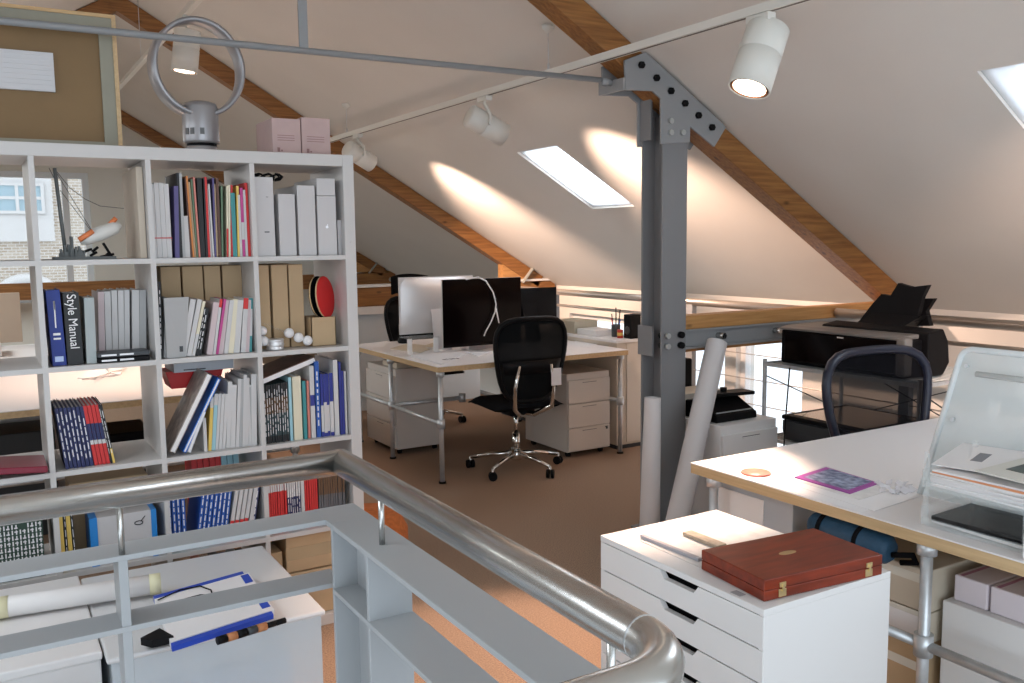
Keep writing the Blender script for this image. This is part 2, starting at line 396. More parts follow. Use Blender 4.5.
struct('trim_2', MB().box(2.60, EX-.03, 7.51, 7.66, .88, .948), M_white, 'white sill under the middle truss beam behind the far desk')
struct('trim_3', MB().box(2.60, EX-.03, 7.50, 7.66, 1.122, 1.142), M_white, 'white ledge on the middle truss beam')
pw_ = MB().box(2.62, 4.15, 7.56, 7.62, .001, .88); tag(obj('partition', pw_, mat('pale_blue_partition', (.62, .67, .70), .6)), 'pale blue-white partition under the beam behind the far desk', 'partition')
# steel column, gusset and tie rods
CX0, CX1, CY0, CY1 = 2.898, 3.055, 3.4, 3.562
col = thing('steel_column', 'grey painted steel column carrying the bolted gusset and rafter', 'column', ((CX0+CX1)/2, 3.48, 0))
s_ = MB(); s_.box(CX0, CX1, CY0, CY0+.012, 0, 2.12); s_.box(CX0, CX1, CY1-.012, CY1, 0, 2.12); s_.box((CX0+CX1)/2-.004, (CX0+CX1)/2+.004, CY0+.012, CY1-.012, 0, 2.12)
obj('shaft', s_, M_greyd, col)
obj('base_plate', MB().box(CX0-.03, CX1+.03, CY0-.04, CY1+.04, 0, .02), M_greyd, col)
gp = [(646, 49), (726.5, 124), (714.6, 144), (690.5, 123.5), (690.2, 139.6), (661.3, 140.7), (661.3, 95.6), (652.8, 88), (626.1, 87), (625, 57)]
gpts = [at(u, v, y=CY0-.014) for u, v in gp]
# keep its upper edge just under the plaster
lo_ = max(p.z-(A-B*p.x) for p in gpts)
gpts = [Vector((p.x, p.y, p.z-max(0, lo_+.012))) for p in gpts]
obj('gusset_plate', MB().prism(gpts, (0, .013, 0)), M_grey, col, .002)
obj('gusset_plate', MB().prism([p+Vector((0, .176, 0)) for p in gpts], (0, .013, 0)), M_grey, col, .002)
xl = gpts[-1].x
obj('end_plate', MB().box(xl-.012, xl+.002, CY0-.014, CY1+.014, gpts[-2].z, gpts[-1].z-.08), M_grey, col)
for u, v in ((641.5, 63.5), (656.5, 76.5), (671, 89.5), (685, 102), (698.5, 114), (712, 126)):
    p = at(u, v, y=CY0-.02); p.z -= max(0, lo_+.012)*.5
    b_ = MB(); b_.cyl((p.x, CY0-.030, p.z), (p.x, CY0-.012, p.z), .017, 6); obj('black_bolt', b_, M_black, col)
for u, v in ((671, 121), (671, 132.5), (683, 132.5), (668, 336), (668, 346.5)):
    p = at(u, v, y=CY0-.02); obj('silver_bolt', MB().cyl((p.x, CY0-.028, p.z), (p.x, CY0-.012, p.z), .014, 8), mat('painted_bolt', (.42, .43, .42), .4, .3), col)
for u, v in ((682.5, 335), (682.5, 345.5)):
    p = at(u, v, y=CY0-.02); obj('black_bolt', MB().cyl((p.x, CY0-.022, p.z), (p.x, CY0+.001, p.z), .017, 8), M_black, col)
for z in (at(653, 334, x=CX0+.07).z, at(653, 344, x=CX0+.07).z, at(650, 125, x=CX0+.07).z, at(650, 136, x=CX0+.07).z):
    obj('web_bolt', MB().cyl((CX0+.05, 3.47, z), (CX0+.075, 3.47, z), .015, 6), M_chrome, col)
obj('splice_plate', MB().box(CX0-.012, CX0+.0, CY0+.06, CY1+.01, .93, 1.08), M_greyd, col)
obj('splice_plate', MB().box(CX0-.012, CX0+.0, CY0+.08, CY1+.01, 2.0, 2.2), M_greyd, col)
rz_ = 2.257
rod = thing('tie_rod', 'slim grey steel tie rod crossing the room from the gusset', 'tie rod', (1.1, 3.48, rz_))
obj('rod', MB().cyl((-2.2, 3.48, rz_-.005), (xl-.01, 3.48, rz_+.005), .013, 12), M_galv if 0 else M_grey, rod)
obj('hanger', MB().box(1.135, 1.17, 3.475, 3.485, rz_, RZ-.14), M_grey, rod)
obj('end_fork', MB().cyl((xl-.07, 3.48, rz_), (xl-.012, 3.48, rz_), .02, 10), M_grey, rod)

# ------------------------------------------------------------------ stair guard rail (foreground)
gr = thing('stair_guard', 'thick brushed steel handrail on grey flat-bar guard around the stair opening', 'railing', (.707, 1.974, 0))
RZH = 1.0
pts = [(-2.6, 1.974, RZH), (.707, 1.974, RZH)]
obj('handrail', MB().cyl((-2.6, 1.974, RZH), (.71, 1.974, RZH), .030, 28), M_steel, gr)
arc = [(.707, 1.974+.012, RZH), (.707, .95, RZH)]
rc = .10; yc = .865
for i in range(1, 10): a = PI/2*i/9; arc.append((.707-rc*(1-math.cos(a)), yc+.0-rc*math.sin(a), RZH))
arc.insert(2, (.707, yc, RZH)); arc.append((.2, yc-rc, RZH)); arc.append((-.6, yc-rc, RZH))
obj('handrail', MB().tube(arc, .030, 28), M_steel, gr)
obj('weld_ring', MB().lathe([(.0302, 0), (.0306, .002), (.0302, .004)], (.707, yc, RZH), (0, -1, 0), 28), M_galv, gr)
for x, y in ((.707, 1.735), (.707, .93), (.223, 1.974), (-.55, 1.974)):
    obj('rail_pin', MB().cyl((x, y, .868), (x, y, RZH-.02), .0065, 12), M_steel, gr)
ZB = [.87, .715]
for i, z in enumerate(ZB):
    obj('flat_bar', MB().box(-2.6, .70, 1.965, 2.06, z-.012, z), M_guard, gr, .0015)
    obj('flat_bar', MB().box(.662, .766, .80, 1.935, z-.012, z), M_guard, gr, .0015)
obj('flat_bar', MB().box(.662, .766, 1.93, 2.06, .858, .8705), M_guard, gr, .0015)
for x in (.223, -.55, -1.35): obj('upright', MB().box(x-.0095, x+.0095, 1.968, 2.058, 0, .86), M_guard, gr, .0015)
for y in (1.935, 1.72): obj('corner_post', MB().box(.664, .765, y-.006, y+.006, 0, .862), M_guard, gr, .0015)
obj('corner_web', MB().box(.722, .732, 1.722, 1.935, 0, .862), M_guard, gr)
obj('upright', MB().box(.664, .765, .80, .812, 0, .862), M_guard, gr, .0015)

# rear handrail along the mezzanine edge
er = thing('edge_rail', 'round handrail along the mezzanine edge in front of the eaves wall', 'railing', (4.2, 4.5, 0))
M_railw = mat('rail_satin', (.50, .45, .40), .3, .8)
for (a, b) in ((-1.0, 3.41), (3.56, 9.8)):
    obj('handrail', MB().cyl((4.2, a, 1.086), (4.2, b, 1.086), .026, 16), M_railw, er)
    obj('mid_rail', MB().cyl((4.2, a, .975), (4.2, b, .975), .012, 10), M_railw, er)
for z in (.78, .62, .46, .30): obj('cable', MB().cyl((4.2, -1, z), (4.2, 9.8, z), .0035, 6), M_railw, er)
for y in (-.5, 1.2, 2.95, 4.62, 6.3, 8.2): obj('post', MB().box(4.18, 4.22, y-.03, y+.03, 0, 1.07), M_grey, er)

# ------------------------------------------------------------------ white cube shelving
SX1, SW, SD0, SD1, SH = 1.28, 1.85, 3.32, 3.71, 1.85
sh = thing('cube_shelving', 'large white open cube shelving unit full of books', 'bookcase', (SX1-SW/2, 3.5, 0))
fr = MB(); T = .044
obj('side_panel', MB().box(SX1-T, SX1, SD0, SD1, 0, SH), M_shelfw, sh, .002)
obj('side_panel', MB().box(SX1-SW, SX1-SW+T, SD0, SD1, 0, SH), M_shelfw, sh, .002)
obj('top_panel', MB().box(SX1-SW+T, SX1-T, SD0, SD1, SH-T, SH), M_shelfw, sh, .002)
obj('bottom_panel', MB().box(SX1-SW+T, SX1-T, SD0, SD1, 0, T), M_shelfw, sh, .002)
PT = (SW-2*T-4*.0175)/5+.0175
DX = [SX1-T-.0175-(PT-.0175)-PT*k for k in range(4)]      # left faces of the dividers, right to left
DX = [SX1-T-PT*(k+1)+.0 for k in range(4)]
LZ = [SH-T-PT*(k+1) for k in range(4)]                    # undersides of the shelves
for z in LZ: obj('shelf', MB().box(SX1-SW+T, SX1-T, SD0+.001, SD1, z, z+.0175), M_shelfw, sh)
for i, x in enumerate(DX):
    zs = [SH-T]+[z for z in LZ]+[T]
    for k in range(5):
        lo = (LZ[k]+.0175) if k < 4 else T; hi = (SH-T) if k == 0 else LZ[k-1]
        obj('divider', MB().box(x, x+.0175, SD0+.002, SD1, lo, hi), M_shelfw, sh)
M_screw = mat('screw_cap', (.55, .52, .5), .5)
obj('screw_cap', MB().cyl((SX1-.02, SD0-.002, at(346, 242, y=SD0).z), (SX1-.02, SD0+.001, at(346, 242, y=SD0).z), .004, 10), M_screw, sh)
def cellz(r): return (LZ[r]+.0175) if r < 4 else T
def cellx(c):   # D=0 rightmost, C=1, B=2, A=3, far=4
    hi = SX1-T if c == 0 else DX[c-1]; lo = DX[c]+.0175 if c < 4 else SX1-SW+T
    return lo, hi
ROWN = ['top', 'second', 'third', 'fourth', 'bottom']
COLN = ['rightmost', 'second-from-right', 'third-from-right', 'fourth-from-right', 'leftmost']

# colour table for spines
CT = {'w': ('white', (.58, .565, .56)), 'g': ('pale grey', (.40, .40, .40)), 'c': ('cream', (.72, .66, .50)), 'k': ('black', (.012, .012, .014)),
      'n': ('navy', (.02, .025, .10)), 'b': ('blue', (.02, .09, .38)), 'p': ('dark purple', (.10, .08, .22)), 'r': ('red', (.58, .03, .03)),
      'o': ('orange', (.62, .22, .06)), 't': ('teal', (.05, .26, .27)), 'y': ('yellow', (.75, .52, .12)), 'l': ('light blue', (.32, .55, .62)),
      'm': ('magenta', (.50, .06, .25)), 'd': ('dark brown', (.10, .045, .03)), 'a': ('tan', (.42, .30, .18)), 'e': ('green', (.12, .20, .12)),
      's': ('salmon', (.62, .22, .18)), 'G': ('dark grey', (.12, .12, .13)), 'P': ('pale pink', (.58, .47, .48)), 'q': ('cyan', (.03, .42, .50)), 'O': ('dull orange', (.13, .07, .035)), 'T': ('dark teal', (.03, .055, .06)), 'u': ('ultramarine', (.025, .035, .24))}
def cm(k): return mat('book_'+CT[k][0].replace(' ', '_'), CT[k][1], .5)
ORD = ['first', 'second', 'third', 'fourth', 'fifth', 'sixth', 'seventh', 'eighth', 'ninth', 'tenth', 'eleventh', 'twelfth', 'thirteenth', 'fourteenth', 'fifteenth', 'sixteenth', 'seventeenth', 'eighteenth', 'nineteenth', 'twentieth', 'twenty-first', 'twenty-second', 'twenty-third']

def book_mesh(w, h, d, segs, title=False):
    """spine faces -y at y=0; lower left spine corner at origin. segs: [(frac_to, matindex)], index 0 = pages"""
    mb = MB(); e = min(.0022, w*.18)
    f0 = 0.
    for f1, mi in segs:
        mb.mi = mi; mb.box(0, w, 0, e, h*f0, h*f1); f0 = f1
    f0 = 0.
    best = 0; f0 = 0.
    for f1, mi in segs:
        if f1-f0 > best: best = f1-f0; mb.mi = mi
        f0 = f1
    mb.box(0, e, e, d, 0, h); mb.box(w-e, w, e, d, 0, h)
    mb.mi = 0; mb.box(e, w-e, e, d-.004, .003, h-.004)
    if title:
        z = h*random.uniform(.12, .2)
        while z < h*.86:
            L = random.uniform(.012, .03); mb.box(w*.34, w*.62, -.0004, .0001, z, z+L); z += L+random.uniform(.003, .012)
    return mb

def shelf_books(r, c, yf, spec, kind='book', group=None, depth=.21, vb=None, where=None):
    """spec rows: (u_left, u_right at the foot, v_top, du lean at the top, colours)   colours 'w' or 'wn50' = w up to 50 % then n"""
    z0 = cellz(r); lox, hix = cellx(c); out = []
    cnt = {}
    for s_ in spec: k = s_[4][0]; cnt[k] = cnt.get(k, 0)+1
    idx = {}
    cell = where or '%s row, %s compartment' % (ROWN[r], COLN[c])
    prevx = lox+.001
    for i, s_ in enumerate(spec):
        ul, ur, vt, du, cs = s_[:5]
        vf = 0
        # pixel row of the shelf top at this place
        x0 = solve_x(ul, yf, z0); x1 = solve_x(ur, yf, z0)
        x0 = max(x0, prevx); w = max(.004, x1-x0-.0011)
        pt = at((ul+ur)/2+du, vt, y=yf); h = max(.08, min(pt.z-z0, .325))
        lean = math.atan2(pt.x-(x0+x1)/2, h) if du else 0
        cols = []; segs = []
        if len(cs) == 1: segs = [(1., 1)]; cols = [cs]
        else:
            j = 0; parts = cs.split('/')     # e.g. 'n45/r80/w'
            for q in parts:
                cols.append(q[0]); segs.append((int(q[1:])/100 if len(q) > 1 else 1., len(cols)))
        mb = book_mesh(w/max(.3, math.cos(lean)) if 0 else w*math.cos(lean), h/math.cos(lean)-abs(math.sin(lean))*w, depth+random.uniform(-.012, .012), segs, title=(cs[-1] in 'knbpG' or cs[0] in 'knb') and kind in ('paperback', 'booklet', 'book'))
        R = Matrix.Rotation(lean, 3, 'Y')
        for v in mb.bm.verts: v.co = R @ v.co
        mz = min(v.co.z for v in mb.bm.verts)
        yy = yf+random.uniform(0, .006)
        for v in mb.bm.verts: v.co += Vector((x0, yy, z0-mz+.0005))
        mx = max(v.co.x for v in mb.bm.verts)
        if mx > hix-.0008:
            for v in mb.bm.verts: v.co.x -= mx-hix+.0008
        prevx = x0+w*1.0 if lean >= 0 else x0+w
        k = cs[0]; idx[k] = idx.get(k, 0)+1
        nm = CT[k][0]; k2 = [q[0] for q in cs.split('/')][1:]
        deco = (' with %s band' % CT[k2[0]][0]) if k2 and k2[0] != k else ''
        pos = 'only one' if cnt[k] == 1 else '%s such from left' % ORD[min(idx[k]-1, 22)]
        lab = '%s %s%s, %s, %s' % (nm, kind, deco, pos, cell)
        o = obj('book' if kind != 'magazine' else 'magazine', mb, [M_paper]+[cm(q) for q in cols])
        tag(o, lab, 'book' if kind != 'magazine' else 'magazine', group or 'books in the '+cell)
        out.append(o)
    return out
def solve_x(u, y, z):
    # x on the line (y,z) that projects to pixel column u
    r = ray(u, 300); s2 = ray(u, 400); n = r.cross(s2)     # plane through the eye and that column
    return -(n.y*y+n.z*(z-EYE))/n.x
YF = 3.345
# top row, second compartment from the right
L = []
spec = [(154.5, 158, 184, 0, 'w'), (158, 163, 183, 0, 'w'), (163, 168, 183, 0, 'w'), (168, 173, 184, 0, 'w'),
        (175.5, 180, 186, -1.5, 'p'), (180, 183, 173, -3.5, 'k'), (183, 186, 173, -4, 'g'), (186, 191, 216, -2, 'w'), (191, 193, 178, -6, 'd'), (193, 195, 176, -7, 'o'),
        (195, 197, 182, -6.5, 'a'), (197, 199, 179, -6, 'e'), (199, 201, 177, -6, 's'), (201, 206, 178, -4, 'k'), (206, 208.5, 178, -2.5, 'k'), (208.5, 211, 177, -4, 'r'),
        (211, 213, 186, -5, 'w'), (213, 215, 184, -5, 'w'), (215, 217, 178, -2.5, 'p'), (217, 219, 184, -3, 'a'), (219, 222, 178, -3, 'd'), (222, 224, 186, -1, 'e')]
shelf_books(0, 1, YF, spec, 'magazine')
spec = [(227, 229, 186, -.5, 'r40/c'), (229, 231, 185, -.5, 'c'), (231.5, 233.5, 185, -.5, 'r'), (233.5, 238, 193, 0, 't'), (238, 240.5, 186, -1.5, 'y'), (240.5, 243, 195, 0, 'w'),
        (243, 246, 188, 0, 'm25/w50/m'), (246, 248.5, 190, 0, 'w'), (248.5, 251, 190, 0, 'g'), (254, 257, 183, -4, 'r')]
shelf_books(0, 1, YF, spec, 'booklet', where='right half of top row, second compartment', group='booklets at the right of the top row')
lx, hx = cellx(1)
rb = MB(); a, b = solve_x(154.5, YF, cellz(0)), solve_x(173, YF, cellz(0)); zz = at(160, 238, y=YF).z
rb.box(a-.001, b+.001, YF-.0016, YF-.0004, zz-.0015, zz+.0015)
tag(obj('string', rb, M_red), 'thin red string tied around four white journals in the top row', 'string')
# clear magazine holders behind them
for (u0, u1, lab) in ((176, 198, 'open grey magazine holder behind purple and black magazines, top row'), (205, 224, 'open brown magazine holder behind the black and red magazines, top row')):
    x0, x1 = solve_x(u0, 3.56, cellz(0)), solve_x(u1, 3.56, cellz(0)); z0 = cellz(0); m_ = MB()
    for x in (x0, x1): m_.prism([(x, 3.575, z0+.001), (x, 3.695, z0+.001), (x, 3.695, z0+.31), (x, 3.575, z0+.23)], (.003, 0, 0))
    m_.box(x0, x1, 3.692, 3.695, z0+.001, z0+.31); m_.box(x0, x1, 3.575, 3.695, z0+.0005, z0+.003)
    tag(obj('magazine_holder', m_, M_cardl if u0 > 200 else M_frost), lab, 'magazine holder')

# top row rightmost: white cartons
def carton(u0, u1, vt, z0, yf, d, m, label, name='carton', vb=None, cat='box', group=None, bev=.0015):
    x0, x1 = solve_x(u0, yf, z0), solve_x(u1, yf, z0); h = at((u0+u1)/2, vt, y=yf).z-z0
    t = thing(name, label, cat, ((x0+x1)/2, yf+d/2, z0), group=group)
    obj('body', MB().box(x0, x1, yf, yf+d, z0+.0005, z0+h), m, t, bev)
    t['dims'] = (x0, x1, h)
    return t, x0, x1, h
z0 = cellz(0); M_box = mat('white_carton', (.55, .53, .53), .5)
t, x0, x1, h = carton(257, 276, 177, z0, 3.34, .30, M_box, 'tall white carton with small dark marks, leftmost of four in the top row', group='white cartons in the top row')
for vv, ww, hh in ((215, .014, .010), (232, .018, .004), (197, .008, .002)):
    c_ = at(267, vv, y=3.34); obj('printed_mark', MB().box(c_.x-ww/2, c_.x+ww/2, 3.3385, 3.3397, c_.z-hh/2, c_.z+hh/2), M_dark, t) if vv != 215 else None
carton(280.5, 297, 194, z0, 3.34, .30, M_box, 'shorter white carton, second of the four in the top row', group='white cartons in the top row')
carton(299.5, 317, 185.5, z0, 3.34, .30, M_box, 'white carton between the short one and the logo carton, top row', group='white cartons in the top row')
t, x0, x1, h = carton(319, 337.5, 196, z0, 3.34, .30, M_box, 'white carton with small silver fruit logo under a flat box, top row', group='white cartons in the top row')
c_ = at(327, 227, y=3.34)
lg = MB(); lg.cyl((c_.x, 3.3385, c_.z), (c_.x, 3.3397, c_.z), .0055, 14); lg.obox((c_.x+.002, 3.339, c_.z+.008), (.0015, 0, .001), (0, .0005, 0), (-.001, 0, .0022)); obj('logo', lg, mat('silver_ink', (.9, .9, .92), .3, .4), t)
zt = z0+h; x0b, x1b = x0, x1
hb = at(327, 178.5, y=3.34).z-zt
b2 = obj('carton', MB().box(x0b+.001, x1b-.001, 3.34, 3.62, zt+.0015, zt+hb), M_box, None, .0015); tag(b2, 'small white carton lying on top of the logo carton, top row', 'box')
carton(338.5, 343, 220, z0, 3.36, .25, M_box, 'low narrow white box squeezed against the right side, top row', group='white cartons in the top row')
cb = MB()
for k in range(4): cb.tube([(x0-.20+.03*k+.02*math.sin(a*1.3+k), 3.45+.03*math.cos(a+k), z0+.30+.012*math.sin(a*.9+k)) for a in range(8)], .004, 6)
tag(obj('cable_bundle', cb, M_black), 'black cables lying on top of the white cartons, top row', 'cable')

# second row: brown file boxes at the back
z0 = cellz(1)
for i, (u0, u1) in enumerate(((165, 184.5), (186.5, 206.5), (208, 224), (226, 245))):
    x0, x1 = solve_x(u0, 3.50, z0), solve_x(u1, 3.50, z0)
    tag(obj('file_box', MB().box(x0, x1, 3.50, 3.70, z0+.0005, z0+.322), M_card, None, .002), 'tall brown card file box behind the books, %s from the left in the second row' % ORD[i], 'file box', 'brown file boxes in the second row')
for i, (u0, u1) in enumerate(((260, 272), (274.5, 290), (291.5, 305.5))):
    x0, x1 = solve_x(u0, 3.42, z0), solve_x(u1, 3.42, z0)
    tag(obj('file_box', MB().box(max(x0, cellx(0)[0]+.002), x1, 3.42, 3.70, z0+.0005, z0+.322), M_card, None, .002), 'tall brown card file box beside the table tennis bats, %s from the left' % ORD[i], 'file box', 'brown file boxes beside the bats')
# second row books
o_ = MB(); o_.obox((0, 0, 0), (.001, 0, 0), (0, .001, 0), (0, 0, .001))
spec = [(160, 163.5, 282, -2, 'k'), (164, 168.5, 298, 1.5, 'g'), (181, 187, 299, 10, 'w'), (187, 192, 299, 11, 'w'), (192, 195.5, 301, 11, 'w40/c'), (195.5, 198, 307, 9, 'k'), (198, 202, 308, 8, 'k'),
        (207, 213, 302, 7, 'P'), (213, 216, 299, 7, 'w85/r'), (216, 219, 299, 8, 'm'), (219, 224, 300, 6, 'P'), (224, 228.5, 300, 6, 'w'), (228.5, 234, 299, 5, 'c'), (234, 240, 300, 4, 'w'), (241, 246, 298, 3, 'w80/r'), (246, 250, 300, 2, 'P'), (252.5, 257.5, 298, 1, 't30/w80/t')]
shelf_books(1, 1, YF, spec, 'book')
# grey report turned so that its cover shows
rp = MB(); zb = cellz(1)+.001
q = [at(165, 355, y=3.345), at(184, 352, y=3.37), at(190, 299, y=3.40), at(166, 298, y=3.37)]
xl_, xr_ = q[0].x+.004, q[1].x
rp.prism([(xl_, 3.331, zb), (xr_, 3.345, zb), (xr_+.022, 3.345, zb+.215), (xl_+.0, 3.331, zb+.215)], (0, .011, 0))
r_ = obj('report', rp, mat('report_cover', (.42, .42, .42), .5)); tag(r_, 'grey-covered report facing out at the left of the second row', 'book')
obj('printed_block', MB().box(xr_-.02, xr_-.008, 3.3405, 3.343, zb+.02, zb+.04), M_dark, r_)
# bats, small box, ball tube
z0 = cellz(1); bx = at(323, 330, y=3.42)
bt = thing('bat_box', 'small brown card box holding the table tennis bats', 'box', (bx.x, 3.45, z0))
xa, xb = solve_x(312, 3.38, z0), solve_x(336.5, 3.38, z0); zt = at(325, 317, y=3.38).z
s_ = MB(); e = .003
s_.box(xa, xb, 3.38, 3.38+e, z0+.001, zt); s_.box(xa, xb, 3.50-e, 3.50, z0+.001, zt); s_.box(xa, xa+e, 3.38, 3.50, z0+.001, zt); s_.box(xb-e, xb, 3.38, 3.50, z0+.001, zt); s_.box(xa, xb, 3.38, 3.50, z0+.0005, z0+.003)
obj('card_box', s_, M_card, bt)
for k, (dx, dy, lab) in enumerate(((0, 0, 'table tennis bat with bright red rubber standing in the small box'), (-.016, .028, 'second table tennis bat just behind the red one, dark side showing'))):
    c_ = at(323.5, 297, y=3.41); c_ = Vector((c_.x+dx+.006, 3.41+dy, c_.z))
    ax = Vector((.70, -.70, .1)).normalized()
    b_ = thing('table_tennis_bat', lab, 'bat', c_, group='table tennis bats')
    def disc(off, th, m, nm):
        s_ = MB(); u_ = ax.orthogonal(); u_ = Vector((0, 0, 1))-ax*ax.z; u_.normalize(); w_ = ax.cross(u_)
        pts = [c_+ax*off+u_*(.082*math.sin(t*PI/16))+w_*(.075*math.cos(t*PI/16)) for t in range(32)]
        s_.prism(pts, ax*th); obj(nm, s_, m, b_)
    disc(.002, .002, M_red if k == 0 else M_blackm, 'rubber'); disc(-.004, .006, M_ply, 'blade'); disc(-.006, .002, M_blackm, 'rubber')
    obj('handle', MB().cyl(c_-Vector((0, 0, .075)), (c_.x+.008, c_.y+.02, z0+.008), .011, 8), M_ply, b_)
gt = thing('ball_tube', 'clear plastic sleeve of white table tennis balls', 'ball tube', (at(295, 345, y=3.40).x, 3.40, z0))
a_, b_ = at(262, 322, y=3.42), at(311, 343, y=3.36)
obj('sleeve', MB().prism([a_, b_, (b_.x, b_.y, z0+.002), (a_.x, a_.y, z0+.002)], (0, .04, 0)) if 0 else MB().bar(a_, b_, .044, .0015), M_acr, gt)
for i, (u, v, y) in enumerate(((289, 333, 3.375), (298.5, 337.5, 3.37), (307.5, 340.5, 3.365), (263.5, 341, 3.375), (262, 331, 3.41))):
    p = at(u, v, y=y); o_ = obj('table_tennis_ball', MB().ball(p, .0195), M_paper); tag(o_, 'white table tennis ball, %s' % ['upper left of the slanting row of three', 'middle of the slanting row of three', 'lowest, beside the small brown box', 'low at the left edge of the compartment', 'above another at the left edge of the compartment'][i], 'ball', 'table tennis balls')
p = at(276, 346, y=3.36); o_ = obj('tin', MB().lathe([(.032, 0), (.034, .004), (.032, .008), (.032, .016), (.034, .020), (.032, .024), (.032, .034), (.034, .038), (.03, .042), (.0, .042)], (p.x, 3.37, z0+.001), seg=24), M_alu); tag(o_, 'low ribbed silver tin below the slanting balls', 'tin')

# second row left: big books
z0 = cellz(1)
bk = thing('book', 'thick blue reference book with white lettering, second row', 'book', (at(70, 360, y=YF).x, 3.42, z0))
def bigbook(u0, u1, vt, du, m, label, words=None, size=.02, tcol=None, vy=None, d=.2, yf=YF, z0=z0, extra=None, tsx=1.):
    x0, x1 = solve_x(u0, yf, z0), solve_x(u1, yf, z0); pt = at((u0+u1)/2+du, vt, y=yf); h = pt.z-z0; lean = math.atan2(pt.x-(x0+x1)/2, h)
    t = thing('book', label, 'book', ((x0+x1)/2, yf, z0+.001)); w = (x1-x0); R = Matrix.Rotation(lean, 3, 'Y')
    c = MB(); e = .003; c.box(-w/2, w/2, 0, e, .0, h); c.box(-w/2, -w/2+e, e, d, 0, h); c.box(w/2-e, w/2, e, d, 0, h)
    p = MB(); p.box(-w/2+e, w/2-e, e, d-.006, .004, h-.005)
    mz = abs(math.sin(lean))*w/2
    for s2 in (c, p):
        for v in s2.bm.verts: v.co = R @ v.co+Vector((0, 0, mz))
    obj('cover', c, m, t, .001, False); obj('pages', p, M_paper, t, 0, False)
    def on(zf): q = R @ Vector((0, -.0006, h*zf)); return Vector(t.location)+q+Vector((0, 0, mz))
    for (s_, zf, sz, mm, sx) in (words or []):
        text(s_, sz, mm, t, on(zf), (PI/2, PI/2+lean, 0), sx=sx)
    for (zf, hh, ww, mm) in (extra or []):
        q = on(zf); obj('spine_label', MB().box(q.x-ww/2, q.x+ww/2, q.y-.0008, q.y, q.z-hh/2, q.z+hh/2), mm, t)
    return t
bpy.data.objects.remove(bk)
bigbook(53, 67, 290.5, -7.5, mat('blue_cloth', (.010, .03, .22), .45), 'thick blue reference book with white spine lettering, leftmost of its compartment', extra=[(.80, .028, .004, M_paper), (.68, .09, .004, M_paper), (.42, .008, .022, M_paper), (.36, .006, .022, M_paper), (.09, .018, .026, mat('blue_label', (.45, .55, .8), .5))])
bigbook(68, 84, 293, -5.5, mat('black_cloth', (.008, .008, .009), .4), 'black book lettered Style Manual on its spine', words=[('Style Manual', .60, .040, M_paper, .92)])
bigbook(87, 97, 298, -3, mat('grey_cloth', (.38, .42, .42), .5), 'grey-green hardback right of the black Style Manual')
spec = [(99.5, 106, 292, -1.5, 'P'), (106.5, 113, 291.5, -2, 'w'), (113, 119, 290.5, -1.5, 'w'), (119, 125, 290.5, -1, 'w'), (125, 130.5, 290, -.5, 'w'), (132.5, 140, 290, -.5, 'w'), (140, 147, 290, -.5, 'g')]
bs = shelf_books(1, 2, 3.44, spec, 'thick report', depth=.2)
for k, (zz, lab) in enumerate(((0, 'black paperback lying flat, lower of the two in the second row'), (.018, 'black paperback lying flat on top of another, second row'))):
    x0, x1 = solve_x(98, 3.335, z0), solve_x(150, 3.335, z0)
    x1 = min(x1, cellx(2)[1]-.004)
    t = thing('book', lab, 'book', ((x0+x1)/2, 3.37, z0+zz), group='black paperbacks lying flat')
    s_ = MB(); s_.box(x0, x1, 3.331, 3.42, z0+zz+.001, z0+zz+.0175); obj('cover', s_, M_dark if k else M_black, t, .003)
    obj('spine_lettering', MB().box(x0+.012, x0+.06, 3.3302, 3.3309, z0+zz+.006, z0+zz+.012), M_alu, t); obj('spine_lettering', MB().box(x0+.07, x0+.115, 3.3302, 3.3309, z0+zz+.006, z0+zz+.012), M_alu, t)

# third row
spec = []
u = 62.5
for k in range(7): spec.append((66+k*4.1, 69.8+k*4.1, 408.5-.3*k, -11.5+.1*k, 'n'))
for k in range(4): spec.append((95+k*4.0, 98.8+k*4.0, 406-.3*k, -12, 'r35/w42/n70/r'))
spec += [(111, 113, 405, -13, 'k'), (113.3, 116, 405, -13.5, 'y25/k')]
shelf_books(2, 2, YF, spec, 'paperback')
mb = MB(); c0 = at(24, 456, y=3.40); mb.bar((cellx(3)[0]+.03, 3.40, cellz(2)+.045), (cellx(3)[1]-.006, 3.40, cellz(2)+.018), .2, .022); tag(obj('folder', mb, mat('maroon', (.20, .01, .03), .35), None, .004), 'maroon folder lying tilted at the left edge, third row', 'folder')

z0 = cellz(2)
# lying boxes at the back of third row, second from right
x0, x1 = solve_x(168, 3.52, z0+.2), solve_x(226, 3.52, z0+.2)
rbx = thing('tray', 'red plastic tray behind the leaning books, third row', 'tray', ((x0+x1)/2, 3.6, z0+.001))
obj('tray_body', MB().prism([(x0, 3.55, at(168, 372, y=3.55).z), (x1, 3.55, at(168, 372, y=3.55).z), (x1-.02, 3.55, at(172, 389, y=3.55).z), (x0+.02, 3.55, at(172, 389, y=3.55).z)], (0, .14, 0)), M_red, rbx)
obj('tray_foot', MB().box(x0+.10, x1-.02, 3.60, 3.68, z0+.001, at(172, 388.6, y=3.55).z), M_card, rbx)
zz0 = at(200, 376.5, y=3.50).z; zz1 = at(200, 362, y=3.50).z
gb = thing('flat_box', 'flat light grey box with printed lettering lying over the red tray', 'box', ((x0+x1)/2, 3.6, zz0))
obj('body', MB().box(solve_x(174.5, 3.50, zz0), solve_x(234, 3.50, zz0), 3.50, 3.69, max(zz0, at(168, 372, y=3.55).z+.001), zz1), mat('grey_box', (.50, .52, .56), .5), gb)
obj('printed_line', MB().box(solve_x(184, 3.50, zz0), solve_x(206, 3.50, zz0), 3.4985, 3.4998, (zz0+zz1)/2, (zz0+zz1)/2+.004), M_dark, gb)
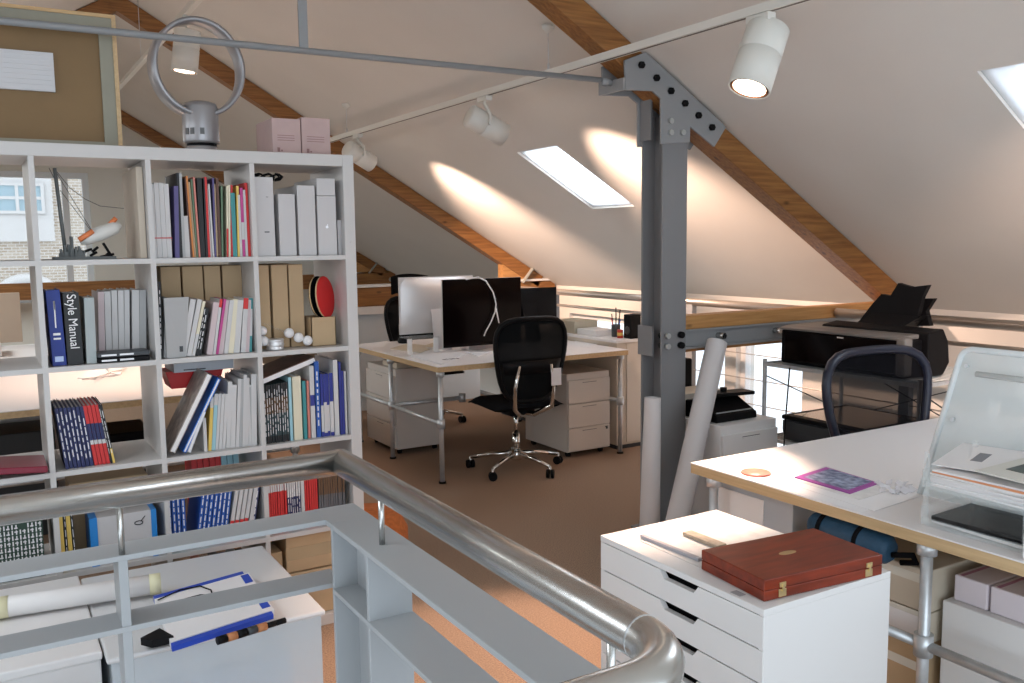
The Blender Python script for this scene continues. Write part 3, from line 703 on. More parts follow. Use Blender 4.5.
spec = [(204.5, 208, 418, 0, 'w'), (208.5, 212, 397, 2.5, 'y80/w'), (212, 216, 394, 3, 'l80/w'), (216, 219, 394, 3, 'w'), (219, 222.5, 394, 3, 'w'), (222.5, 226, 394, 3, 'w'), (226.5, 231, 382, 2, 'w'), (231, 236, 385, 1.5, 'w'),
        (236, 239.5, 379, 2.5, 'w'), (239.5, 242.5, 379, 2, 'g'), (242.5, 246, 375, 1.5, 'w'), (246, 249, 378, 1, 'w'), (249, 252.5, 385, .5, 'w'), (252.5, 255, 387, 0, 'g'), (256, 261.5, 374, -.5, 'w')]
shelf_books(2, 1, YF, spec, 'catalogue')
# leaning big book + blue + papers (left side)
def leaner(foot_u, top_u, top_v, w, d, m, label, yf=3.335, page=True, cover2=None):
    pf = Vector((solve_x(foot_u, yf, z0), yf, z0)); pt = at(top_u, top_v, y=yf); h = (pt-pf).length; lean = math.atan2(pt.x-pf.x, pt.z-pf.z)
    t = thing('book', label, 'book', (pf.x, pf.y, z0+.001)); R = Matrix.Rotation(lean, 3, 'Y'); lift = abs(math.sin(lean))*w
    for nm, bb, mm in (('cover', (-w, 0, .0, .003), m), ('cover', (-.0025, 0, 0, 0), m), ('pages', None, M_paper)):
        pass
    c = MB(); c.box(-w, -w+.003, 0, d, 0, h); c.box(-.003, 0, 0, d, 0, h)
    p = MB(); p.box(-w+.003, -.003, .0, d-.006, .003, h-.003)
    for s2 in (c, p):
        for v in s2.bm.verts: v.co = R @ v.co+Vector((0, 0, lift))
    obj('cover', c, m, t, 0, False); obj('pages', p, M_paper, t, 0, False)
    return t
t = leaner(175, 212.5, 378, .020, .19, mat('collage_cover', (.52, .45, .40), .5, noise=.5, nscale=30), 'big magazine leaning far over, its brown printed cover facing left', 3.335)
leaner(186, 221, 381, .012, .19, mat('bright_blue_cover', (.02, .16, .62), .4), 'bright blue book leaning behind the brown-covered magazine', 3.338)
leaner(190.5, 206, 413.5, .011, .18, mat('pale_cover', (.66, .68, .72), .5), 'pale magazine leaning low in front of the white catalogues', 3.336)
# third row right
spec = [(266+k*2.45, 268.2+k*2.45, 386-.45*k, 0, 'k12/T50/O78/k') for k in range(10)]
spec += [(291, 294, 377.5, 0, 'l'), (295, 303.5, 376.5, 0, 'c'), (304.5, 308, 381, 0, 't'), (309, 311.5, 381, 0, 's'), (312, 316.5, 366, 0, 'w30/w45/u60/w'), (317.5, 322, 361.5, 0, 'b'),
         (322.5, 325.3, 374, 0, 'u8/w50/u'), (325.3, 328.3, 374, 0, 'u6/w55/u'), (328.3, 331.3, 374, 0, 'u8/w50/u'), (331.3, 335, 373, 0, 'u6/w55/u'), (335.5, 340, 360, 0, 'w'), (341, 343.3, 362, 0, 'u'), (343.5, 346, 371, 0, 'u'), (346.2, 348, 371, 0, 'w')]
shelf_books(2, 0, YF, spec, 'paperback')
pa, pb = at(264, 386, y=3.36), at(316, 364, y=3.36); d_ = (pb-pa).normalized()
lb = thing('book', 'thick paperback with brown cover lying slanted on top of other books', 'book', (pa.x, 3.36, pa.z), group=None)
mid = (pa+pb)/2; n_ = Vector((-d_.z, 0, d_.x)); L_ = (pb-pa).length/2
pa_in = max(0, cellx(0)[0]+.004-(mid-d_*L_).x)
mid.x += pa_in
obj('pages', MB().obox(mid+n_*.014+Vector((0, .11, .004)), d_*L_, (0, .11, 0), n_*.009), M_paper, lb); obj('cover', MB().obox(mid+n_*.0245+Vector((0, .11, .004)), d_*L_, (0, .112, 0), n_*.0015), mat('sepia_cover', (.16, .07, .05), .4, noise=.5, nscale=30), lb)

# fourth row
spec = [(170+k*4.6, 174+k*4.6, 485, 0, 'q9/b') for k in range(4)] + [(196+k*4.5, 200+k*4.5, 488-1.5*k, 7, ('q9/b' if k < 3 else 'n12/b')) for k in range(7)] + [(228+k*4.7, 232+k*4.7, 482-k, 9, 'r35/w') for k in range(4)] + [(247, 251, 478, 9, 'w'), (251.5, 255, 477, 8, 'n')]
shelf_books(3, 1, YF, spec, 'paperback')
spec = [(268+k*2.3, 270.1+k*2.3, 486-.4*k, 0, 'r85/w') for k in range(9)] + [(289+k*2.2, 291+k*2.2, 483-.4*k, 0, 'n70/w') for k in range(6)] + [(302.5, 306, 480, 0, 'w')] + [(306.5+k*2.2, 308.5+k*2.2, 479-.4*k, 0, 'r') for k in range(6)] + [(320.5+k*2.35, 322.7+k*2.35, 475-.3*k, 0, 'G60/O') for k in range(11)]
shelf_books(3, 0, YF, spec, 'booklet')
spec = [(197+k*6, 202.5+k*6, 457-.8*k, -6, 'r' if k < 5 else 'l') for k in range(8)]
shelf_books(3, 1, 3.565, spec, 'journal', depth=.13, where='at the back of the fourth row')
z0 = cellz(3)
spec = [(62, 67, 505, -5, 'y'), (67.5, 70, 504, -5, 'k'), (70.5, 75, 503, -6, 'y'), (75.5, 78, 504, -6, 'k')]
shelf_books(3, 2, YF, spec, 'book')
x0, x1 = solve_x(93, 3.34, z0), solve_x(158, 3.34, z0)
ib = thing('box', 'white box with blue ends and a small black drawing, fourth row', 'box', ((x0+x1)/2, 3.4, z0)); h_ = at(130, 513, y=3.34).z-z0
obj('body', MB().box(x0+.001, x1, 3.34, 3.5, z0+.001, z0+h_), M_box, ib)
obj('blue_end', MB().box(x0-.002, x0+.022, 3.337, 3.5, z0+.001, z0+h_+.001), mat('azure', (.02, .22, .60), .4), ib); obj('blue_end', MB().box(x1-.016, x1+.002, 3.337, 3.5, z0+.001, z0+h_+.001), MATS['azure'], ib)
sq = MB(); c_ = at(139, 524, y=3.336); sq.tube([(c_.x+.014*math.cos(a*.7), 3.3385, c_.z+.007*math.sin(a*.7)+.004) for a in range(10)], .0016, 6); sq.cyl((c_.x+.008, 3.3385, c_.z+.01), (c_.x+.022, 3.3385, c_.z+.026), .0014, 6); obj('printed_drawing', sq, M_black, ib)
bk = MB(); bk.box(cellx(2)[0]+.05, cellx(2)[1]-.02, 3.53, 3.69, z0+.001, z0+.26); tag(obj('box', bk, M_card, None, .003), 'brown card box at the back behind the white and blue box', 'box')
# left edge: green patterned box file
x0, x1 = cellx(3)[0]+.004, solve_x(46, 3.34, z0)
gf = thing('box_file', 'dark green box file patterned with white letters at the left edge', 'box file', ((x0+x1)/2, 3.4, z0)); h_ = at(20, 523, y=3.34).z-z0
obj('body', MB().box(x0, x1, 3.34, 3.62, z0+.001, z0+h_), mat('bottle_green', (.02, .05, .035), .5), gf)
bm_ = MB()
for i in range(13):
    for j in range(11):
        if random.random() < .96:
            cx, cz = x1-.012-.0235*i, z0+.014+j*.019; a = random.choice((0, 1))
            if cx < x0+.01 or cz > z0+h_-.01: continue
            bm_.box(cx-.009, cx-.005, 3.3385, 3.3397, cz-.008, cz+.007); bm_.box(cx-.001, cx+.009, 3.3385, 3.3397, cz-.007+.006*a, cz-.003+.006*a); bm_.box(cx+.003, cx+.007, 3.3385, 3.3397, cz-.008, cz+.006)
obj('letter_pattern', bm_, M_paper, gf)
# bottom row
z0 = cellz(4)
mb = MB(); x0, x1 = cellx(0)[0]+.005, solve_x(283, 3.36, z0+.2)
tag(obj('box', MB().box(x0, x1, 3.36, 3.6, z0+.001, at(275, 553, y=3.36).z), M_card, None, .003), 'short brown box left of the taped carton, bottom row', 'box')
tb = thing('carton', 'brown cardboard carton with shiny packing tape, bottom row', 'box', (1.13, 3.5, z0))
x0b, x1b = solve_x(287, 3.35, z0+.2), cellx(0)[1]-.01; zt = at(310, 534, y=3.35).z; zm = at(310, 570, y=3.35).z
obj('body', MB().box(x0b, x1b, 3.35, 3.66, zm+.004, zt), M_card, tb, .004); obj('tape', MB().box(x0b-.001, x1b+.001, 3.3485, 3.3495, (zt+zm)/2-.02, (zt+zm)/2+.03), mat('tape', (.62, .48, .30), .15, alpha=.6), tb)
tag(obj('carton', MB().box(x0b+.002, x1b-.004, 3.345, 3.66, z0+.001, zm), M_card, None, .004), 'crushed brown carton under the taped one, bottom row', 'box')
for k in range(9):
    x_ = cellx(1)[0]+.008+k*.034; cc = ['d', 'a', 'd', 's', 'd', 'G', 'p', 'g', 'k'][k]
    s_ = MB(); s_.box(x_, x_+.032, 3.36, 3.60, z0+.001, z0+.23+(.011*k) % .02)
    tag(obj('magazine', s_, cm(cc)), '%s magazine bundle, %s from left in bottom row behind the storage bin' % (CT[cc][0], ORD[k]), 'magazine', 'magazines in the bottom row')

# ------------------------------------------------------------------ on top of the shelving
# framed board
yb_ = 3.56
bd = thing('framed_board', 'big brown framed board standing on the shelving at top left', 'board', (-.2, yb_, SH))
bx0, bx1, bz1 = -1.1, .489, 2.332
Mbrown = mat('brown_hardboard', (.23, .14, .06), .6, noise=.15, nscale=3)
obj('panel', MB().box(bx0+.01, bx1-.01, yb_+.012, yb_+.02, SH+.002, bz1-.004), Mbrown, bd)
Mg = mat('pale_green_batten', (.30, .285, .22), .5, noise=.1)
f = MB(); f.box(bx1-.058, bx1-.014, yb_+.0, yb_+.013, SH+.002, bz1-.012); obj('batten', f, Mg, bd)
f = MB(); f.box(bx0, bx1-.058, yb_+.0, yb_+.013, bz1-.06, bz1-.012); obj('batten', f, Mg, bd)
f = MB(); f.box(bx0, bx1-.058, yb_+.0, yb_+.013, SH+.002, SH+.035); obj('batten', f, Mg, bd)
f = MB(); f.box(bx1-.014, bx1, yb_-.006, yb_+.03, SH+.001, bz1-.012); obj('frame_edge', f, M_ply, bd)
f = MB(); f.box(bx0, bx1, yb_-.006, yb_+.03, bz1-.012, bz1); obj('frame_edge', f, M_plyx, bd)
xr, zt, zb = at(54, 70, y=yb_).x, at(40, 52, y=yb_).z, at(40, 91, y=yb_).z
f = MB(); f.box(bx0+.5, xr, yb_-.002, yb_+.012, zb, zt)
for k in range(8): z = zb+(zt-zb)*(k+.5)/8; f.box(bx0+.51, xr-.008, yb_-.005, yb_-.002, z-.004, z+.002)
obj('louvre_panel', f, mat('pale_louvre', (.62, .61, .62), .5), bd)

# bladeless fan
fx, fy = .781, 3.622
fan = thing('bladeless_fan', 'silver bladeless fan with a tall ring standing on the shelving', 'fan', (fx, fy, SH))
Mfan = mat('fan_silver', (.36, .35, .36), .35, .5)
fl_ = MB(); fl_.lathe([(.060, .001), (.060, .036), (.056, .04)], (fx, fy, SH), seg=28); obj('base', fl_, Mfan, fan)
fl_ = MB(); fl_.lathe([(.055, .038), (.055, .052)], (fx, fy, SH), seg=28); obj('dark_gap', fl_, M_black, fan)
fl_ = MB(); fl_.lathe([(.066, .05), (.068, .06), (.066, .185), (.060, .20), (.040, .208)], (fx, fy, SH), seg=32); obj('body', fl_, Mfan, fan)
for a_ in (-1.2, -.85, -.3): obj('button_panel', MB().obox((fx+.068*math.sin(a_+.15), fy-.068*math.cos(a_+.15), SH+.092), (.008*math.cos(a_), .008*math.sin(a_), 0), (.0015*-math.sin(a_), .0015*math.cos(a_), 0), (0, 0, .012)), mat('button_grey', (.14, .14, .14), .5), fan)
rc_ = Vector((fx-.004, fy, SH+.332)); s_ = MB(); segn = 56
prof = [(-.004, -.045), (.004, -.052), (.014, -.047), (.014, .048), (.004, .055), (-.002, .03)]
fr_ = Matrix.Rotation(math.radians(3), 3, 'Z')
rings = []
for i in range(segn):
    a = 2*PI*i/segn; ring = []
    for dr, yy in prof:
        p = Vector(((.157+dr)*math.cos(a), yy, (.170+dr)*math.sin(a))); ring.append(s_.bm.verts.new(rc_+fr_ @ p))
    rings.append(ring)
for i in range(segn):
    A_, B_ = rings[i], rings[(i+1) % segn]
    for j in range(len(prof)): s_._f([A_[j], B_[j], B_[(j+1) % len(prof)], A_[(j+1) % len(prof)]], True)
obj('ring', s_, Mfan, fan)
cb = MB(); cb.tube([(fx+.05, fy+.05, SH+.006), (fx+.11, fy+.02, SH+.006), (fx+.16, fy+.03, SH+.012), (fx+.20, fy, SH+.006)], .003, 6)
tag(obj('power_cable', cb, M_black), 'thin black cable lying between the fan and the pink boxes', 'cable')

# two pinkish boxes
Mpk = mat('pinkish_carton', (.52, .37, .35), .7, noise=.06, nscale=20); yp = 3.42
for k, (u0, u1, vt, lab) in enumerate(((273, 301.5, 118.5, 'pinkish printed carton beside the fan, left of a pair'), (302.5, 331, 118, 'pinkish printed carton, right of a pair near the shelving corner'))):
    x0, x1 = solve_x(u0, yp, SH), solve_x(u1, yp, SH); h = at((u0+u1)/2, vt, y=yp).z-SH
    t = thing('carton', lab, 'box', ((x0+x1)/2, yp+.1, SH), group='pinkish cartons on the shelving')
    obj('body', MB().box(x0, x1, yp, yp+.22, SH+.001, SH+h), Mpk, t, .002)
    pr = MB()
    for q in range(3): pr.box(x0+.02, x1-.025, yp-.0012, yp-.0002, SH+.055+q*.009, SH+.057+q*.009)
    pr.box(x0+.018, x0+.028, yp-.0012, yp-.0002, SH+.012, SH+.028); pr.box(x0+.032, x0+.038, yp-.0012, yp-.0002, SH+.014, SH+.02); obj('printing', pr, mat('faded_print', (.28, .16, .15), .7), t)

# model crane in the top row, third from right
z0 = cellz(0); ym = 3.42
mo = thing('model_craft', 'small white and orange model craft on a grey base with thin mast', 'model', (at(85, 258, y=ym).x, ym, z0))
xa, xb = solve_x(53, ym, z0), solve_x(115, ym, z0); Mmg = mat('model_grey', (.13, .14, .14), .6)
obj('base', MB().box(xa, xb, ym-.04, ym+.04, z0+.001, z0+.01), Mmg, mo)
p, q = at(66, 257, y=ym), at(54.5, 168, y=ym); q.z = min(q.z, SH-T-.004); obj('mast', MB().cyl((p.x, ym, z0+.01), (q.x, ym, q.z), .006, 8), Mmg, mo)
s_ = MB(); c_ = at(70, 248, y=ym)
for k in range(26):
    hh = random.uniform(.01, .075)*(1-abs(k-13)/20); xx = c_.x-.035+.0027*k*1.1; s_.box(xx, xx+.006, ym-.02+random.uniform(-.01, .01), ym+.01, z0+.01, z0+.012+hh)
obj('rigging_block', s_, Mmg, mo)
a_, b_ = at(80, 242, y=ym), at(121, 225, y=ym)
bdy = MB(); dv = (b_-a_); bdy.tube([a_, a_+dv*.15, a_+dv*.5, a_+dv*.85, b_], [.010, .02, .026, .022, .008], 14); obj('craft_body', bdy, mat('model_white', (.68, .66, .62), .5), mo)
obj('orange_nose', MB().tube([at(79, 240, y=ym-.02), at(93, 231, y=ym-.02)], [.009, .009], 8), mat('model_orange', (.75, .22, .08), .5), mo)
obj('orange_fin', MB().tube([at(109, 226, y=ym), at(116, 218, y=ym)], [.010, .008], 8), MATS['model_orange'], mo)
lg = MB()
for (u, v, u2, v2) in ((83, 252, 92, 249), (92, 252, 98, 247), (103, 243, 112, 257), (100, 257, 114, 254), (104, 257, 110, 252), (90, 256, 97, 252)): lg.cyl(at(u, v, y=ym-.01), at(u2, v2, y=ym-.01), .005, 6)
obj('undercarriage', lg, M_black, mo)
wr_ = MB()
for (u, v, u2, v2) in ((56, 172, 92, 231), (49, 168, 57, 184), (60, 190, 92, 232)): wr_.cyl(at(u, v, y=ym), at(u2, v2, y=ym), .0012, 5)
wr_.tube([at(u, v, y=ym) for u, v in ((57, 172), (70, 188), (85, 199), (100, 206), (124, 208.5))], .0012, 5); obj('stay_wire', wr_, Mmg, mo)
# beige storage box file seen at right of that compartment
tag(obj('file_box', MB().box(solve_x(131, 3.60, z0), cellx(2)[1]-.002, 3.37, 3.70, z0+.001, z0+.318), mat('beige_file', (.55, .47, .38), .7), None, .002), 'tall beige file box at the right of the model craft compartment', 'file box')

# ------------------------------------------------------------------ spot tracks
XT, ZT = 2.5, 2.335
tk = thing('light_track', 'white lighting track hung below the right roof slope', 'track', (XT, 3.5, ZT))
obj('channel', MB().box(XT-.018, XT+.018, -1.2, 9.6, ZT-.016, ZT+.016), M_lampw, tk)
obj('slot', MB().box(XT-.006, XT+.006, -1.19, 9.59, ZT-.0175, ZT-.0155), mat('slot_dark', (.12, .09, .07), .5), tk)
for y in (1.0, 3.80, 6.6, 9.0):
    obj('suspension_wire', MB().cyl((XT, y, ZT+.015), (XT, y, A-B*XT-.008), .0022, 6), M_galv, tk)
    obj('ceiling_cup', MB().lathe([(.004, -.035), (.03, -.012), (.032, .004)], (XT, y, A-B*XT-.004), seg=16), M_lampw, tk)
    obj('wire_grip', MB().cyl((XT, y, ZT+.014), (XT, y, ZT+.05), .006, 8), M_galv, tk)
def spot(x, y, zt, aim, power, half, label, r=.068, ln=.22, arm=.13, ztrack=None, blend=.8, col=(1, .68, .51)):
    aim = Vector(aim); piv = Vector((x, y, zt-arm)); d = (aim-piv).normalized()
    t = thing('track_spotlight', label, 'spotlight', (x, y, zt), group='white track spotlights')
    obj('track_adapter', MB().box(x-.02, x+.02, y-.055, y+.055, zt-.045, zt-.018), M_lampw, t, .003)
    side = d.cross(Vector((0, 0, 1))); side = side.normalized() if side.length > .05 else Vector((1, 0, 0))
    a_ = MB(); a_.tube([Vector((x, y, zt-.04)), Vector((x, y, zt-.06)), piv+side*(r+.012)+Vector((0, 0, .05)), piv+side*(r+.012)], .009, 8); a_.cyl(piv+side*(r+.02), piv+side*(r-.01), .012, 10); obj('arm', a_, M_lampw, t)
    h = MB(); b0 = piv-d*ln*.45; h.lathe([(.0, 0), (r*.92, .0), (r, .006), (r, ln*.42), (r-.003, ln*.43), (r-.003, ln*.445), (r, ln*.455), (r, ln), (r-.006, ln), (r-.008, ln*.8), (.0, ln*.8)], b0, d, 32); hd = obj('head', h, M_lampw, t)
    obj('reflector_ring', MB().lathe([(r-.007, ln*.99), (r-.010, ln*.82), (r-.02, ln*.82), (r-.014, ln*.99)], b0, d, 32, False), mat('copper_reflector', (.35, .16, .09), .3, .6), t)
    obj('lamp_face', MB().lathe([(.0, ln*.985), (r-.018, ln*.985), (r-.018, ln*.975), (0, ln*.975)], b0, d, 24), M_lamp, t)
    l = bpy.data.lights.new('spot_beam', 'SPOT'); l.energy = power; l.spot_size = 2*half; l.spot_blend = blend; l.color = col; l.shadow_soft_size = .03
    o = bpy.data.objects.new('spot_beam', l); COL.objects.link(o); o.parent = t
    o.location = b0+d*(ln*1.02)-t.location; o.rotation_euler = d.to_track_quat('-Z', 'Y').to_euler()
    return t
R_ = math.radians
spot(XT, 2.40, ZT, (1.68, 2.36, .3), 350, R_(27), 'white cylindrical track spotlight at upper right, lit, aimed at the drawers', r=.078, ln=.25, arm=.16, blend=.5)
spot(XT, 4.45, ZT, (4.5, 4.22, 1.2), 440, R_(34), 'white track spotlight between the shelving and column, pointing to the slope', r=.066, ln=.24, arm=.17, blend=1.)
spot(XT, 6.38, ZT, (4.6, 6.90, 1.15), 520, R_(31), 'white track spotlight just beyond the right end of the shelving', r=.066, ln=.24, arm=.17, blend=1.)
spot(XT, .95, ZT, (4.7, 2.4, .8), 260, R_(27), 'white track spotlight outside the picture on the right', r=.07, ln=.2, arm=.17)
XL2, ZL2 = 1.15, 2.86
tk2 = thing('light_track', 'second white lighting track under the ridge, behind the fan', 'track', (XL2, 5.8, ZL2))
obj('channel', MB().box(XL2-.018, XL2+.018, 4.3, 9.6, ZL2-.016, ZL2+.016), M_lampw, tk2)
for y in (4.8, 7.2, 9.2): obj('suspension_wire', MB().cyl((XL2, y, ZL2+.015), (XL2, y, RZ-.06), .0022, 6), M_galv, tk2)
spot(XL2, 5.62, ZL2, (.92, 5.70, .75), 210, R_(38), 'white track spotlight seen through the ring of the fan, lit', r=.075, ln=.24, arm=.20)

# ------------------------------------------------------------------ pipe-legged desks
def pipe_desk(name, label, x0, x1, y0, y1, ztop, th, legs, rails, top_label=None):
    t = thing(name, label, 'desk', ((x0+x1)/2, (y0+y1)/2, 0))
    tp = MB(); tp.box(x0, x1, y0, y1, ztop-.004, ztop); obj('desktop', tp, M_desk, t)
    core = MB(); core.box(x0+.001, x1-.001, y0+.001, y1-.001, ztop-th, ztop-.004); obj('plywood_core', core, M_ply, t)
    for (x, y) in legs:
        g_ = MB(); g_.cyl((x, y, 0), (x, y, ztop-th), .0155, 16); l_ = obj('leg', g_, M_galv, t)
        g_ = MB(); g_.cyl((x, y, ztop-th-.035), (x, y, ztop-th), .026, 16); obj('flange', g_, M_galv, l_)
        g_ = MB(); g_.cyl((x, y, 0), (x, y, .012), .024, 12); obj('foot', g_, M_black, l_)
    seen_ = set()
    for (p, q) in rails:
        g_ = MB(); g_.cyl(p, q, .0140, 14); obj('cross_tube', g_, M_galv, t)
        for e in (p, q):
            if tuple(e) in seen_: continue
            seen_.add(tuple(e)); g_ = MB(); g_.cyl((e[0], e[1], e[2]-.03), (e[0], e[1], e[2]+.03), .025, 14); obj('tube_clamp', g_, M_galv, t)
    return t
# right-hand desk (near)
DXR, DYR = 2.060, 2.262
zr = .43
pipe_desk('work_desk', 'near white-topped desk with plywood edge and galvanised tube legs at right', DXR, 3.72, -.4, DYR, .75, .036,
          [(2.10, 2.19), (2.10, 1.395), (2.10, .45), (3.66, 2.19), (3.66, .45)],
          [((2.10, 2.19, zr), (2.10, 1.395, zr)), ((2.10, 1.395, zr), (2.10, .45, zr)), ((3.66, 2.19, zr), (3.66, .45, zr)), ((2.10, .45, zr), (3.66, .45, zr))])
# far desk pair
FX0, FX1, FY0, FY1 = 2.400, 3.886, 4.912, 6.42
pipe_desk('work_desk', 'far white desk block with plywood edge, two computers on it', FX0, FX1, FY0, FY1, .75, .036,
          [(2.44, 4.96), (2.44, 5.74), (3.862, 4.975), (3.862, 5.74), (3.862, 6.36), (2.44, 6.36)],
          [((2.44, 4.96, .38), (2.44, 5.74, .38)), ((2.44, 5.74, .38), (3.0, 5.74, .38)), ((3.862, 4.975, .38), (3.862, 5.74, .38)), ((2.44, 5.74, .38), (2.44, 6.36, .38))])
# left desk behind the shelving
pipe_desk('work_desk', 'long white desk seen through the shelving, lit by a spotlight', -1.2, 1.55, 4.75, 8.0, .75, .036,
          [(-1.1, 4.85), (1.47, 4.85), (1.47, 7.9), (-1.1, 7.9)], [((-1.1, 4.85, .38), (1.47, 4.85, .38))])

# ------------------------------------------------------------------ pedestals
def pedestal(label, x0, x1, y0, y1, zt, face='-y', m=None, nd=3, castor=.04, group=None):
    m = m or M_white; t = thing('drawer_pedestal', label, 'drawer unit', ((x0+x1)/2, (y0+y1)/2, 0), group=group)
    obj('carcass', MB().box(x0, x1, y0, y1, castor, zt), m, t, .004)
    hh = (zt-castor-.045)/nd
    for k in range(nd):
        z0 = castor+.006+k*hh; z1 = z0+hh-.006
        if face == '-y': d_ = MB().box(x0+.004, x1-.004, y0-.016, y0-.001, z0, z1)
        else: d_ = MB().box(x0-.016, x0-.001, y0+.004, y1-.004, z0, z1)
        dr = obj('drawer', d_, m, t, .003)
        cx, cy_ = (x0+x1)/2, (y0+y1)/2; g_ = MB(); n = 8; zc = z1-.022
        pts = []
        for i in range(n+1):
            a = PI*i/n
            off = .06*math.cos(a); dz = -.022*math.sin(a)
            pts.append((cx+off, y0-.0185, zc+dz) if face == '-y' else (x0-.0185, cy_+off, zc+dz))
        g_.prism(pts, (0, .004, 0) if face == '-y' else (.004, 0, 0)); obj('handle', g_, m, dr)
        g_ = MB()
        if face == '-y': g_.box(cx-.06, cx+.06, y0-.0170, y0-.0160, zc, zc+.003)
        else: g_.box(x0-.0170, x0-.0160, cy_-.06, cy_+.06, zc, zc+.003)
        obj('finger_slot', g_, M_dark, dr)
    for (x, y) in ((x0+.04, y0+.05), (x1-.04, y0+.05), (x0+.04, y1-.05), (x1-.04, y1-.05)):
        obj('castor', MB().cyl((x-.012, y, castor*.5), (x+.012, y, castor*.5), castor*.5-.0005, 12), M_black, t)
    return t
M_ped = mat('pedestal_white', (.62, .58, .54), .45)
pr_ = pedestal('white three-drawer pedestal under the right end of the far desk', 3.455, 3.82, 5.05, 5.6, .595, '-y', mat('pedestal_cream', (.66, .60, .54), .45))
kx = 3.785; lk = MB(); lk.cyl((kx, 5.0335, .185), (kx, 5.026, .185), .007, 10); lk.box(kx-.012, kx+.012, 5.032, 5.0335, .192, .198); obj('lock', lk, M_dark, pr_)
pedestal('pale pedestal under the left end of the far desk, its side facing the aisle', 2.50, 2.86, 5.80, 6.33, .62, '-x', M_ped, 3)
tag(obj('flat_box', MB().box(2.53, 2.80, 5.84, 6.1, .621, .66), M_cardl, None, .003), 'small pale box lying on the pedestal under the left end of the far desk', 'box')
pd3 = pedestal('white pedestal right of the steel column with a black machine on it', 3.075, 3.46, 3.165, 3.375+.34, .60, '-y', M_white, 3)
# beige cabinet at the right end of the far desk
bc = thing('side_cabinet', 'beige low cabinet standing at the right end of the far desk', 'cabinet', (4.02, 5.7, 0))
Mbe = mat('beige_laminate', (.66, .58, .48), .5)
obj('carcass', MB().box(3.905, 4.155, 5.07, 6.75, .03, .78), Mbe, bc, .003); obj('plinth', MB().box(3.91, 4.14, 5.08, 6.74, 0, .03), M_dark, bc); obj('worktop', MB().box(3.893, 4.165, 5.06, 6.76, .78, .80), M_desk, bc, .002)
obj('door', MB().box(3.992, 4.15, 5.062, 5.07, .05, .77), mat('beige_door', (.70, .62, .53), .5), bc)

# ------------------------------------------------------------------ ALEX-like drawer unit + things on it
AX0, AX1, AY0, AY1, AZ = 1.434, 1.868, 1.335, 1.935, .70
al = thing('drawer_unit', 'white drawer unit with slanted finger slots in the right foreground', 'drawer unit', (1.645, 1.635, 0))
e = .016
obj('side_panel', MB().box(AX0+.002, AX1, AY0, AY0+e, .0, AZ-.016), M_white, al, .001); obj('side_panel', MB().box(AX0+.002, AX1, AY1-e, AY1, .0, AZ-.016), M_white, al, .001)
obj('top', MB().box(AX0, AX1, AY0, AY1, AZ-.016, AZ), M_white, al, .0015); obj('back_panel', MB().box(AX1-.01, AX1-.001, AY0+e, AY1-e, .02, AZ-.016), M_white, al); obj('plinth', MB().box(AX0+.05, AX0+.06, AY0+e, AY1-e, 0, .06), M_dark, al)
hs_ = [.0, .112, .224, .336, .448, .56]
nd = 8; dh = (AZ-.016-.05)/nd
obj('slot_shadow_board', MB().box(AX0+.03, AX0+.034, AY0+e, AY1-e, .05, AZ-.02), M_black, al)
for k in range(nd):
    z1 = AZ-.018-k*dh; z0 = z1-dh+.004; ym_ = (AY0+AY1)/2
    # front with a slanted finger slot cut in the upper edge
    a, b = ym_+.045, ym_-.075
    p = [(AX0, AY0+.002, z0), (AX0, AY1-.002, z0), (AX0, AY1-.002, z1), (AX0, a+.008, z1), (AX0, a-.012, z1-.020), (AX0, b+.004, z1-.020), (AX0, b-.012, z1), (AX0, AY0+.002, z1)]
    d_ = MB(); d_.box(AX0, AX0+.016, AY0+.002, AY1-.002, z0, z1-.020); d_.prism([(AX0, AY1-.002, z1-.020), (AX0, AY1-.002, z1), (AX0, a+.006, z1), (AX0, a-.012, z1-.020)], (.016, 0, 0)); d_.prism([(AX0, AY0+.002, z1-.020), (AX0, b, z1-.020), (AX0, b-.016, z1), (AX0, AY0+.002, z1)], (.016, 0, 0))
    obj('drawer', d_, M_white, al)
# red lacquered case
Rc = thing('wooden_case', 'shiny red-brown wooden case with two brass clasps on the drawer unit', 'case', (1.62, 1.40, AZ), 0)
q = [at(701, 575, z=AZ), at(764, 602, z=AZ), at(882, 575, z=AZ)]
q0 = at(764, 602, z=AZ+.001); qr = at(882, 574.5, z=AZ+.001); ql = at(701, 574, z=AZ+.001)
ex = (qr-q0); W_ = ex.length; ex.normalize(); ey = (ql-q0); ey -= ex*ey.dot(ex); D_ = ey.length*1.13; ey.normalize(); H_ = .050
def Cc(a, b, c): return q0+ex*a+ey*b+Vector((0, 0, c))
def cbox(mb, a0, a1, b0, b1, c0, c1): return mb.hexa([Cc(a0, b0, c0), Cc(a1, b0, c0), Cc(a1, b1, c0), Cc(a0, b1, c0), Cc(a0, b0, c1), Cc(a1, b0, c1), Cc(a1, b1, c1), Cc(a0, b1, c1)])
obj('tray', cbox(MB(), 0, W_, 0, D_, 0, .024), M_redl, Rc, .002); obj('lid', cbox(MB(), 0, W_, 0, D_, .0248, H_), M_redl, Rc, .002)
for a in (.052, W_-.045):
    b_ = MB(); cbox(b_, a-.011, a+.011, -.0025, 0, .004, .022); cbox(b_, a-.009, a+.009, -.0035, 0, .026, .038); cbox(b_, a-.003, a+.003, -.006, -.002, .016, .034); obj('clasp', b_, M_brass, Rc, .0008)
ov = MB(); ov.prism([Cc(W_*.47+.026*math.cos(t*PI/12), D_*.50+.010*math.sin(t*PI/12), H_) for t in range(24)], (0, 0, .0008)); obj('inlay', ov, mat('inlay_brass', (.50, .33, .16), .4, .3), Rc)
